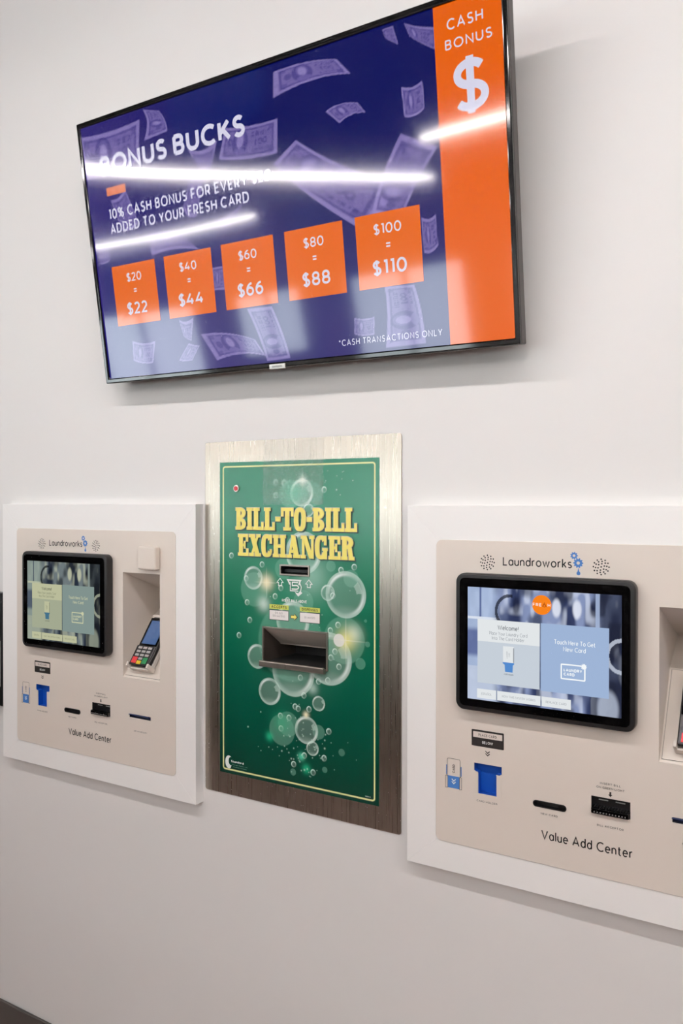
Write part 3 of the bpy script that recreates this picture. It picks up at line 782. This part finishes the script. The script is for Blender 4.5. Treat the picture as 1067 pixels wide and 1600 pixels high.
for nm, tx0, tx1, tz, word, lines in (('accepts_label', -1.1815, -1.1243, 1.3268, 'ACCEPTS', ('$10, $20', '$50 and $100')), ('dispenses_label', -1.0915, -1.0346, 1.3262, 'DISPENSES', ('$5 and $20',))):
    mb = MB(); mb.flat(rect(tx0, tz - .0110, tx1, tz), .0042, 0)
    mb.flat(rect(tx0 - .001, 1.2888, tx1 + .0005, 1.3140), .0042, 1); mb.flat(rect(tx0 + .0004, 1.2902, tx1 - .0008, 1.3126), .0045, 2)
    text(mb, word, (tx0 + tx1) / 2, tz - .0086, .0064, .2, .0045, 1, fit=(tx1 - tx0) * .80, align='c', gap=.22)
    for i, l in enumerate(lines):
        text(mb, l, (tx0 + tx1) / 2, 1.3045 - .0075 * i - (.005 if len(lines) == 1 else 0), .0050, .12, .0048, 3, align='c', sx=.8, gap=.2)
    build(nm, mb, [M_tag, M_ink, M_paper, M_grey], ex, eo)
mb = MB(); ax, az = -1.1085, 1.3003
for k, (g, mi) in enumerate(((.0012, 1), (0, 0))):
    mb.flat([(ax - .0085 - g, az - .0032 - g), (ax + .001, az - .0032 - g), (ax + .001, az - .007 - 1.6 * g), (ax + .0085 + 1.6 * g, az), (ax + .001, az + .007 + 1.6 * g), (ax + .001, az + .0032 + g), (ax - .0085 - g, az + .0032 + g)], .0042 + .0003 * k, mi)
build('yellow_arrow', mb, [mat('yellow_print', (244, 232, 120), rough=.4), M_ink], ex, eo)
# cash tray
tx0, tz0, tx1, tz1 = TRAY
mb = MB(); mb.ring_prism(rect(*TRAY), hole(TRAY, .0045), .003, .0075); tray = build('cash_tray', mb, M_steel2, ex, eo, bevel=.0006)
ix0, iz0, ix1, iz1 = tx0 + .0045, tz0 + .0045, tx1 - .0045, tz1 - .0045
mb = MB()
kz, kd = tz1 - .050, -.062
mb.face([(ix0, -.004, iz1), (ix1, -.004, iz1), (ix1, -kd, kz), (ix0, -kd, kz)])
mb.face([(ix0, -kd, kz), (ix1, -kd, kz), (ix1, -kd + .002, kz - .003), (ix0, -kd + .002, kz - .003)])
build('chute_plate', mb, mat('satin_chute', (226, 214, 200), rough=.40, metal=.15), tray, eo)
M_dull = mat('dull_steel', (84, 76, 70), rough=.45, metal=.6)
for x in (ix0, ix1):
    mb = MB(); mb.face([(x, -.004, iz0), (x, -.004, iz1), (x, .13, iz1), (x, .13, iz0)])
    build('tray_side', mb, M_dull, tray, eo)
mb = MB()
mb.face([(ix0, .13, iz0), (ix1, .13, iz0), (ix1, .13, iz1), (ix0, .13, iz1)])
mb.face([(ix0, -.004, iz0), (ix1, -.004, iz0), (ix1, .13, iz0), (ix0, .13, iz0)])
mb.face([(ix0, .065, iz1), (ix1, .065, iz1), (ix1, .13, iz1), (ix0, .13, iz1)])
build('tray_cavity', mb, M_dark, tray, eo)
mb = MB(); lip = [(.0070, -.001), (.0105, .006), (.0165, .0105), (.0195, .0085), (.0195, -.004), (.0150, -.0060), (.0070, -.0060)]
i0 = len(mb.v)
for x in (tx0 - .001, tx1 - .004):
    mb.v += [(x, -a, tz0 + b) for a, b in lip]
n = len(lip)
for k in range(n):
    q = (k + 1) % n; mb.f.append((k, q, n + q, n + k)); mb.m.append(0); mb.sm.append(False)
mb.f += [tuple(range(n - 1, -1, -1)), tuple(range(n, 2 * n))]; mb.m += [0, 0]; mb.sm += [False] * 2
build('tray_lip', mb, M_steel2, tray, eo, bevel=.0015, seg=2)
# lamp, film and small print
mb = MB(); mb.prism(disc(-1.2834, 1.6103, .0088, 24), .0036, .0075, smooth=True); led = build('indicator_lamp', mb, mat('lamp_rim', (222, 214, 206), rough=.3, metal=.6), ex, eo, bevel=.001)
mb = MB(); mb.prism(disc(-1.2834, 1.6103, .0058, 20), .0070, .0095, smooth=True); build('red_lens', mb, mat('red_lens', (196, 26, 40), rough=.2), led, eo, bevel=.002)
M_film = bpy.data.materials.new('clear_film'); M_film.use_nodes = True
nt = M_film.node_tree; b = nt.nodes['Principled BSDF']; b.inputs['Base Color'].default_value = (.97, .97, .95, 1); b.inputs['Alpha'].default_value = .09; b.inputs['Roughness'].default_value = .3
mb = MB(); mb.flat(rect(-1.2000, 1.5700, -1.0250, 1.7282), .0047); build('clear_film', mb, M_film, ex, eo)
mb = MB(); cx, cz = -1.3090, .9185
o1 = arc(cx, cz, .0115, .0165, 62, 300, 20); i1 = arc(cx + .0065, cz + .003, .0075, .0105, 75, 285, 20)
for k in range(20): mb.flat([o1[k], o1[k + 1], i1[k + 1], i1[k]], .0042)
text(mb, 'Standard', -1.3015, .9190, .0056, .26, .0042, fit=.040, gap=.2)
text(mb, 'Change-Makers, Inc.', -1.2985, .9125, .0024, .16, .0042, 1, fit=.050); text(mb, 'A Standard Company', -1.2960, .9072, .0024, .16, .0042, 1, fit=.044)
build('maker_emblem', mb, [M_whiteink, mat('green_grey_print', (110, 160, 140), rough=.5)], ex, eo)
mb = MB(); text(mb, '500186-00', -.9117, .9052, .0026, .16, .0042, fit=.014); build('part_number_lettering', mb, M_whiteink, ex, eo)

# ------------------------------------------------------------------ the payment kiosks
PD = .032          # front of the beige faceplate
SD, SG = .0577, .0004
def ui_art(tint):
    def fn(X, Z):
        u, v = X / .304, Z / .228
        img = np.zeros(X.shape + (3,))
        img[:] = lin((52, 62, 98))
        n = lambda s, k, ax=1.0: vnoise(u, v * ax, s, k)
        blend(img, sstep(.35, .75, n(.07, 21, .35)) * .75, lin((150, 165, 205)))
        blend(img, sstep(.55, .85, n(.035, 22, .3)) * .7, lin((205, 214, 235)))
        blend(img, sstep(.45, .8, n(.05, 23, .4)) * .7, lin((22, 26, 48)))
        left = sstep(.24, .16, u)
        blend(img, left * .85, lin((172, 190, 222)))
        blend(img, left * (abs(u - .09) < .008) * (v > .74), lin((90, 105, 150)))
        blend(img, left * (abs(v - .73) < .012) * .7, lin((235, 240, 248)))
        blend(img, left * sstep(.66, .60, v) * sstep(.36, .42, v) * .8, lin((70, 84, 140)))
        blend(img, left * (v < .3) * .5, lin((205, 212, 226)))
        r = np.hypot((u - .295) / .095, (v - .80) / .14)
        blend(img, (abs(r - 1) < .10) * (u < .31) * .85, lin((24, 26, 40)))
        right = sstep(.80, .90, u)
        blend(img, right * .8, lin((34, 38, 56)))
        blend(img, (abs(u - .855) < .012) * sstep(.62, .7, v) * .85, lin((165, 182, 215)))
        r = np.hypot((u - 1.0) / .085, (v - .50) / .13)
        blend(img, (abs(r - 1) < .13) * .8, lin((190, 198, 214)))
        for cx in (.60, .73):
            r = np.hypot((u - cx) / .032, (v - .86) / .09)
            blend(img, sstep(1.1, .6, r) * .85, lin((225, 230, 244)))
        r = np.hypot((u - .92) / .07, (v - .06) / .17)
        blend(img, sstep(1.1, .7, r) * .7, lin((180, 190, 210)))
        return img * np.array(tint)
    return fn

def gear(mb, cx, cz, r, hole, teeth, d, mi):
    pts = []
    for k in range(teeth * 4):
        a = 2 * math.pi * (k - .5) / (teeth * 4); rr_ = r if (k % 4) < 2 else r * .76
        pts.append((cx + rr_ * math.cos(a), cz + rr_ * math.sin(a)))
    inner = [(cx + hole * math.cos(2 * math.pi * (k - .5) / (teeth * 4)), cz + hole * math.sin(2 * math.pi * (k - .5) / (teeth * 4))) for k in range(teeth * 4)]
    mb.ring(pts, inner, d, mi)

TILT = math.radians(54.0)
def kiosk(key, label, term_label, tint, warm, badge):
    ox, oz = KX[key]
    og = (-.4045, 0, .7968)
    root = empty('payment_kiosk', (ox + og[0], 0, oz + og[2]), label, 'kiosk', 'card kiosks set in the wall')
    B = lambda name, mb, mats, parent=None, **k: build(name, mb, mats, parent or root, og, **k)
    X0, X1, Z0, Z1 = -.7922, -.0170, .7968, 1.5677
    sx0, sx1, sz0, sz1 = -.7231, -.0842, .8588, 1.4962
    mb = MB(); g = .0004
    O = [(X0, Z0), (X1, Z0), (X1, Z1), (X0, Z1)]; I = [(sx0 + .012, sz0 + .012), (sx1 - .012, sz0 + .012), (sx1 - .012, sz1 - .012), (sx0 + .012, sz1 - .012)]
    for k in range(4):
        k2 = (k + 1) % 4
        mb.prism([O[k], O[k2], I[k2], I[k]], .0002, .030)
    B('surround', mb, M_white, bevel=.0005, seg=2)
    # faceplate with its openings
    rx0, rx1, rz0, rz1 = -.2755, -.1395, 1.0986, 1.3826
    hx = [(-.6365, 1.0366), (-.6365, 1.0215), (-.6325, 1.0187), (-.6290, 1.0187), (-.6276, 1.0165), (-.6274, .9747), (-.5876, .9747), (-.5880, 1.0165), (-.5893, 1.0187), (-.5820, 1.0187), (-.5771, 1.0215), (-.5771, 1.0366)][::-1]
    nx0, nx1, nz0, nz1 = -.5117, -.4453, .9712, .9840
    ax0, ax1, az0, az1 = -.3976, -.3256, .9814, 1.0132
    qx0, qx1, qz0, qz1 = -.2517, -.1729, .9915, 1.0010
    plate('faceplate', rrect(sx0, sz0, sx1, sz1, .013), [rect(rx0, rz0, rx1, rz1), hx, rrect(nx0, nz0, nx1, nz1, .0062), rect(ax0, az0, ax1, az1), rect(qx0, qz0, qx1, qz1)], .0301, PD, M_beige, root, og, bevel=.0006)
    mb = MB(); mb.box(sx0 + .013, sx1 - .013, sz0 + .013, sz1 - .013, -.31, -.30); B('back_panel', mb, M_dark)
    # recess with sloping roof and sloping mounting shelf
    prof = [(-.0305, rz1), (.1700, 1.3035), (.0812, 1.2523), (-.0305, rz0)]   # (y, z)
    mb = MB()
    for k in range(3):
        (y0, z0), (y1, z1) = prof[k], prof[k + 1]
        mb.face([(rx0, y0, z0), (rx1, y0, z0), (rx1, y1, z1), (rx0, y1, z1)])
    mb.face([(rx0, y, z) for y, z in prof]); mb.face([(rx1, y, z) for y, z in prof[::-1]])
    rec = B('recess', mb, M_beige)
    ct, st = math.cos(TILT), math.sin(TILT)
    def sl(u, v, h): return (u, -.031 + v * ct - h * st, 1.0986 + v * st + h * ct)
    mb = MB(); mb.face([sl(rx0 + .0038, .0052, .0003), sl(rx1 - .0038, .0052, .0003), sl(rx1 - .0038, .1868, .0003), sl(rx0 + .0038, .1868, .0003)], 1)  # dark sheet under the plate paints the shadow line round its edge
    mb.face([sl(rx0 + .0046, .0060, .0009), sl(rx1 - .0046, .0060, .0009), sl(rx1 - .0046, .1860, .0009), sl(rx0 + .0046, .1860, .0009)], 0)
    B('mounting_plate', mb, [M_beige, mat('plate_shadow_line', (90, 82, 76), rough=.7)], rec)
    mb = MB(); mb.box(-.2000, -.1365, 1.3950, 1.4565, PD, .0535); B('blank_cover', mb, M_beige, bevel=.005, seg=3)
    # speakers, logo
    for cx in (-.6086, -.3805):
        mb = MB(); cz = 1.452
        dots = [(0, 0)] + [(.0062 * math.cos(2 * math.pi * (k + .3) / 6), .0062 * math.sin(2 * math.pi * (k + .3) / 6)) for k in range(6)]
        dots += [(.0106 * math.cos(2 * math.pi * k / 10 + .15), .0106 * math.sin(2 * math.pi * k / 10 + .15)) for k in range(10)]
        dots += [(.0146 * math.cos(2 * math.pi * k / 12), .0146 * math.sin(2 * math.pi * k / 12)) for k in range(12)]
        for a, b in dots: mb.flat(disc(cx + a, cz + b, .00155, 10), PD + .0002)
        B('speaker_grille', mb, M_dark)
    mb = MB(); text(mb, 'Laundroworks', -.5755, 1.4468, 0.0182, .14, PD + .0003, fit=.1395, gap=.13); B('logo_lettering', mb, M_ink)
    mb = MB(); gear(mb, -.4318, 1.4717, .0075, .0026, 9, PD + .0003, 0); gear(mb, -.4238, 1.4577, .0098, .0032, 10, PD + .0003, 0)
    mb.flat([(-.4236, 1.4492)] + arc(-.4232, 1.4378, .0037, .0037, 60, -240, 14), PD + .0003); B('gear_emblem', mb, M_blueink)
    # instruction sign, chevrons, card diagram
    mb = MB(); mb.flat(rrect(-.6420, 1.0721, -.5724, 1.1060, .0015), PD + .0003, 0); mb.flat(rrect(-.6386, 1.0902, -.5757, 1.1022, .0008), PD + .0006, 1)
    text(mb, 'PLACE CARD', -.6072, 1.0936, .0052, .16, PD + .0009, 0, fit=.039, align='c', gap=.24); text(mb, 'BELOW', -.6072, 1.0786, .0056, .2, PD + .0006, 2, fit=.023, align='c', gap=.2)
    B('instruction_sign', mb, [M_ink, M_labelwhite, M_whiteink])
    mb = MB()
    for dz in (0, -.0050): mb.ribbon([(-.6118, 1.0645 + dz), (-.6072, 1.0603 + dz), (-.6026, 1.0645 + dz)], .0018, PD + .0003)
    B('chevron_print', mb, M_ink)
    mb = MB()
    mb.ribbon(rrect(-.6964, .9985, -.6674, 1.0368, .003) + [rrect(-.6964, .9985, -.6674, 1.0368, .003)[0]], .0008, PD + .0003, 0)
    mb.flat(rect(-.6955, .9750, -.6690, 1.0005), PD + .0004, 1)
    for a in (-.6992, -.6664): mb.flat(rect(a, 1.0020, a + .0020, 1.0225), PD + .0004, 1)
    for a in (-.7004, -.6690): mb.ribbon([(a, .9742), (a + .0050, .9750), (a + .0050, .9975), (a + .0025, 1.0010), (a, .9985), (a, .9742)], .0008, PD + .0005, 0)
    for dz in (0, -.0055): mb.ribbon([(-.6862, .9945 + dz), (-.6818, .9902 + dz), (-.6774, .9945 + dz)], .0020, PD + .0006, 2)
    cm = MB(); text(cm, 'CARD', 0, 0, .0055, .18, PD + .0004, 0, fit=.0175, gap=.2)
    for f, mi in zip(cm.f, cm.m):
        mb.face([(-.6792 - cm.v[i][2], cm.v[i][1], 1.0075 + cm.v[i][0]) for i in f], 0)
    B('card_diagram', mb, [M_ink, M_blueink, M_whiteink])
    # card holder
    mb = MB(); mb.flat(rect(-.640, .968, -.574, 1.042), PD - .0165)
    for k in range(len(hx)):
        a, b = hx[k], hx[(k + 1) % len(hx)]; mb.face([(a[0], -PD + .001, a[1]), (b[0], -PD + .001, b[1]), (b[0], -PD + .017, b[1]), (a[0], -PD + .017, a[1])])
    ch = B('card_holder', mb, M_blue)
    for a, b in ((-.6372, -.6282), (-.5878, -.5768)):
        mb = MB(); mb.box(a, b, .9735, 1.0180, PD, PD + .0008); B('card_guide', mb, M_beige, ch, bevel=.0004)
    # slots
    mb = MB(); out_, in_ = rrect(nx0, nz0, nx1, nz1, .0062), rrect(nx0 + .0016, nz0 + .0016, nx1 - .0016, nz1 - .0016, .0046)
    mb.ring_prism(out_, in_, PD - .012, PD + .0012); cs = B('new_card_slot', mb, M_black, bevel=.0004)
    mb = MB(); mb.flat(rrect(nx0 + .001, nz0 + .001, nx1 - .001, nz1 - .001, .0046), PD - .012); B('slot_cavity', mb, M_dark, cs)
    mb = MB(); mb.flat(rect(ax0, az0, ax1, az1), PD - .012)
    for k in range(4):
        s_ = rect(ax0, az0, ax1, az1); a, b = s_[k], s_[(k + 1) % 4]; mb.face([(a[0], -PD + .001, a[1]), (b[0], -PD + .001, b[1]), (b[0], -PD + .012, b[1]), (a[0], -PD + .012, a[1])])
    ba = B('bill_acceptor', mb, M_black)
    mb = MB(); mb.box(ax0 + .001, ax1 - .001, az0 + .0005, az0 + .0125, PD - .012, PD + .0075); B('acceptor_lip', mb, M_glass, ba, bevel=.0025, seg=3)
    mb = MB()
    for k in range(11): mb.prism(disc(ax0 + .0075 + .0057 * k, az0 + .0048, .0012, 8), PD + .0073, PD + .0083)
    B('lip_studs', mb, M_grey, ba)
    mb = MB()
    for k in range(12): mb.box(ax0 + .006 + .0053 * k, ax0 + .0078 + .0053 * k, az0 + .0125, az0 + .0140, PD - .008, PD + .004)
    B('lip_ribs', mb, M_black, ba)
    for a in (ax0 + .0115, ax1 - .0290):
        mb = MB(); mb.box(a, a + .0175, az0 + .0228, az0 + .0246, PD - .012, PD - .0105); B('acceptor_light', mb, mat('light_lens', (170, 172, 170), rough=.3), ba)
    mb = MB(); mb.flat(rect(qx0, qz0, qx1, qz1), PD - .010)
    for k in range(4):
        s_ = rect(qx0, qz0, qx1, qz1); a, b = s_[k], s_[(k + 1) % 4]; mb.face([(a[0], -PD + .001, a[1]), (b[0], -PD + .001, b[1]), (b[0], -PD + .010, b[1]), (a[0], -PD + .010, a[1])])
    rs = B('receipt_slot', mb, mat('navy_plastic', (18, 26, 62), rough=.3))
    mb = MB(); mb.box(qx0 - .001, qx1 - .008, qz1 - .0022, qz1 - .0004, PD - .01, PD + .003); B('tear_edge', mb, mat('navy_edge', (40, 54, 100), rough=.3), rs, bevel=.0006)
    # small printed captions
    mb = MB(); D_ = PD + .0003
    text(mb, 'CARD HOLDER', -.6083, .9578, .0036, .15, D_, fit=.0445, align='c', gap=.26)
    text(mb, 'NEW CARD', -.4790, .9578, .0036, .15, D_, fit=.0335, align='c', gap=.26)
    text(mb, 'INSERT BILL', -.3620, 1.0385, .0040, .15, D_, fit=.0380, align='c', gap=.26)
    text(mb, 'ON GREEN LIGHT', -.3620, 1.0306, .0040, .15, D_, fit=.0520, align='c', gap=.26)
    text(mb, 'BILL ACCEPTOR', -.3620, .9575, .0038, .15, D_, fit=.0490, align='c', gap=.26)
    text(mb, 'OBTAIN RECEIPT', -.2105, .9548, .0036, .15, D_, fit=.0490, align='c', gap=.26)
    mb.flat([(-.3636, 1.0264), (-.3636, 1.0213), (-.3658, 1.0213), (-.3619, 1.0168), (-.3580, 1.0213), (-.3602, 1.0213), (-.3602, 1.0264)][::-1], D_)
    B('caption_lettering', mb, M_ink)
    mb = MB(); text(mb, 'Value Add Center', -.4945, .9088, .0190, .14, D_, fit=.1735, gap=.15); B('name_lettering', mb, M_ink)
    # touchscreen
    bx0, bx1, bz0, bz1 = -.6680, -.3125, 1.1500, 1.4300
    mb = MB(); mb.prism(rrect(bx0, bz0, bx1, bz1, .018, 8), PD, .0560, smooth=True)
    ts = B('touchscreen', mb, M_black, bevel=.0035, seg=3)
    mb = MB(); mb.prism(rrect(bx0 + .009, bz0 + .009, bx1 - .009, bz1 - .009, .011, 6), .0555, .0572); B('glass_front', mb, M_glass, ts, bevel=.0006)
    dx0, dz0 = -.6407, 1.1750
    t = np.array(tint)
    org = (og[0] - dx0, 0, og[2] - dz0)
    raster('display', 0, .304, 0, .228, .0013, SD, ui_art(tint), attr_mat('display_background', True, .08, 1.0, .3), ts, org)
    def E(c): return tuple(float(v) for v in lin(c) * t)
    def L(name, c): return mat(name, (0, 0, 0), rough=.08, emit=E(c), spec=.3, srgb=False)
    U = lambda name, mb, mats: build(name, mb, mats, ts, org)
    Lw, Lb, Lg, Lt, Lx, Lm = L('panel_white', (226, 230, 232)), L('panel_blue', (158, 180, 214)), L('panel_grey', (198, 207, 217)), L('panel_dark_text', (92, 96, 104)), L('panel_bright', (244, 248, 250)), L('panel_card_blue', (84, 138, 205))
    Lgt = L('panel_grey_text', (150, 155, 162))
    mb = MB(); mb.flat(rect(.0215, .0352, .1500, .1640), SD + .0002, 1); mb.flat(rect(.0215, .1195, .1500, .1640), SD + .0004, 0)
    text(mb, 'Welcome!', .0858, .1452, .0095, .13, SD + .0006, 2, fit=.0430, align='c', gap=.16)
    text(mb, 'Place Your Laundry Card', .0858, .1340, .0072, .11, SD + .0006, 3, fit=.0785, align='c', gap=.16)
    text(mb, 'Into The Card Holder', .0858, .1245, .0072, .11, SD + .0006, 3, fit=.0670, align='c', gap=.16)
    mb.flat(rect(.0755, .0810, .0975, .1135), SD + .0004, 0); mb.flat(rect(.0965, .0820, .0985, .1110), SD + .0005, 3)
    mb.flat([(.0800, .0625), (.0955, .0625), (.0960, .0765), (.0985, .0790), (.0985, .0815), (.0750, .0815), (.0750, .0790), (.0790, .0765)], SD + .0006, 4)
    cm = MB(); text(cm, 'LAUNDRY', 0, 0, .0030, .14, 0, fit=.014); text(cm, 'CARD', .003, -.0045, .0030, .14, 0, fit=.0075)
    for f in cm.f: mb.face([(.0855 - cm.v[i][2], -SD - .0007, .0900 + cm.v[i][0]) for i in f], 3)
    text(mb, 'CARD HOLDER', .0875, .0562, .0030, .15, SD + .0006, 2, fit=.0190, align='c')
    U('welcome_panel', mb, [Lw, Lg, Lt, Lgt, Lm])
    mb = MB(); mb.flat(rect(.1520, .0335, .2815, .1650), SD + .0002, 0)
    text(mb, 'Touch Here To Get', .2172, .1270, .0090, .13, SD + .0004, 1, fit=.0780, align='c', gap=.16); text(mb, 'New Card', .2172, .1143, .0090, .13, SD + .0004, 1, fit=.0425, align='c', gap=.16)
    mb.ribbon([(.2300, .0895), (.1930, .0895), (.1922, .0887), (.1922, .0628), (.1930, .0620), (.2362, .0620), (.2370, .0628), (.2370, .0850)], .0026, SD + .0004, 1)
    gear(mb, .2352, .0885, .0058, .0004, 10, SD + .0006, 1)
    text(mb, 'LAUNDRY', .1968, .0762, .0058, .24, SD + .0004, 1, fit=.0350, gap=.2); text(mb, 'CARD', .1968, .0682, .0058, .24, SD + .0004, 1, fit=.0210, gap=.2)
    U('new_card_panel', mb, [Lb, Lx])
    for a, b, s_ in ((.0207, .0612, 'ESPA\u00d1OL'), (.0634, .1517, 'HOW THIS SYSTEM WORKS'), (.1538, .2109, 'REPLACE CARD')):
        mb = MB(); mb.flat(rect(a, .0037, b, .0226), SD + .0002, 0)
        text(mb, s_, (a + b) / 2, .0108, .0046, .12, SD + .0004, 1, fit={'E': .022, 'H': .068, 'R': .040}[s_[0]], align='c', gap=.2)
        U('menu_button', mb, [Lw, Lgt])
    if badge:
        mb = MB(); mb.flat(disc(.1537, .2004, .0192, 40), SD + .0002, 0); text(mb, 'FRE', .1358, .1975, .0062, .16, SD + .0004, 1, fit=.0175, gap=.3)
        mb.ribbon(arc(.1590, .1990, .0022, .0024, 0, 360), .0010, SD + .0004, 2); mb.ribbon([(.1550, .1970), (.1590, .2050), (.1630, .1970)], .0010, SD + .0004, 2); text(mb, 'H', .1655, .1975, .0062, .16, SD + .0004, 1)
        U('round_badge', mb, [L('badge_orange', (250, 132, 28)), Lx, L('badge_brown', (160, 70, 20))])

    # payment terminal lying on the sloping shelf
    tr_ = empty('payment_terminal', (ox - .2085, -.031, 1.0986 + oz), term_label, 'card reader', 'card terminals in the kiosk recesses', (TILT, 0, 0))
    tr_.location += Vector((-.001, .013 * math.cos(TILT) - .003 * math.sin(TILT), .013 * math.sin(TILT) + .003 * math.cos(TILT))); tr_.scale = (.87, .90, .90)
    def T(name, fn, mats, parent=None, **k):
        mb = MB(); fn(mb); return build(name, mb, mats, parent or tr_, **k)
    # local: x across, y up the slope, z out of the shelf -> MB box(x0,x1,z0,z1,d0,d1) has y = -d
    bxs = lambda x0, x1, v0, v1, h0, h1: (lambda mb: mb.box(x0, x1, h0, h1, -v1, -v0))
    T('lower_shell', bxs(-.041, .041, .018, .172, .001, .0155), mat('pale_shell', (222, 216, 208), rough=.4), bevel=.003)
    body = T('body', bxs(-.040, .040, .016, .174, .0155, .0300), M_black, bevel=.004, seg=3)
    T('keypad_block', bxs(-.0385, .0385, .014, .0775, .0300, .0345), M_black, body, bevel=.003)
    T('screen_glass', bxs(-.0365, .0365, .0795, .1710, .0295, .0306), M_glass, body)
    T('terminal_display', bxs(-.0290, .0290, .0850, .1630, .0306, .0309), mat('blue_terminal_display', (20, 24, 30), rough=.15, emit=(72, 98, 142) if not badge else (84, 124, 214), emit_strength=1.0), body)
    M_key = mat('grey_keys', (178, 174, 172), rough=.45)
    dg = MB()
    for r_ in range(3):
        for c_ in range(3):
            T('number_key', bxs(-.028 + .0205 * c_, -.0125 + .0205 * c_, .0690 - .0118 * r_ - .0035, .0690 - .0118 * r_ + .0040, .0345, .0363), M_key, body, bevel=.001)
    T('number_key', bxs(-.0075, .0080, .0305, .0380, .0345, .0363), M_key, body, bevel=.001)
    T('cancel_key', bxs(-.0310, -.0115, .0185, .0385, .0345, .0366), mat('red_key', (226, 58, 62), rough=.4), body, bevel=.0012)
    T('clear_key', bxs(-.0085, .0090, .0160, .0275, .0345, .0366), mat('yellow_key', (234, 196, 40), rough=.4), body, bevel=.0012)
    T('enter_key', bxs(.0120, .0310, .0185, .0385, .0345, .0366), mat('green_key', (44, 140, 84), rough=.4), body, bevel=.0012)
    T('holder_ledge', bxs(-.044, .044, .0065, .0118, .0010, .0200), M_beige, bevel=.001)
    for a in (-.0455, .0385): T('holder_clip', bxs(a, a + .007, .0062, .0205, .0010, .0380), M_beige, bevel=.002)
    T('holder_clip', bxs(-.030, .030, .1735, .1820, .0010, .0345), M_beige, bevel=.002)
    return root

kiosk('L', 'card kiosk left of the green exchanger, white-framed beige panel with yellowish screen', 'small black card terminal in the recess of the left kiosk',
      (.64, .63, .40), True, False)
kiosk('R', 'card kiosk right of the green exchanger, white-framed beige panel with bluish screen and orange badge', 'small black card terminal at the right edge, in the recess of the right kiosk',
      (1.0, 1.0, 1.0), False, True)

# black display at the picture's left edge, only its right rim in view
sd = empty('black_wall_panel', (-2.42, 0, .951), 'black-rimmed wall panel at the left edge, only a sliver in view', 'wall panel')
mb = MB(); mb.box(-.24, .2415, 0, .3475, .0005, .030); build('rim', mb, M_black, sd, bevel=.003)
mb = MB(); mb.box(-.225, .2345, .06, .20, .0300, .0306); build('pale_face', mb, M_white, sd)
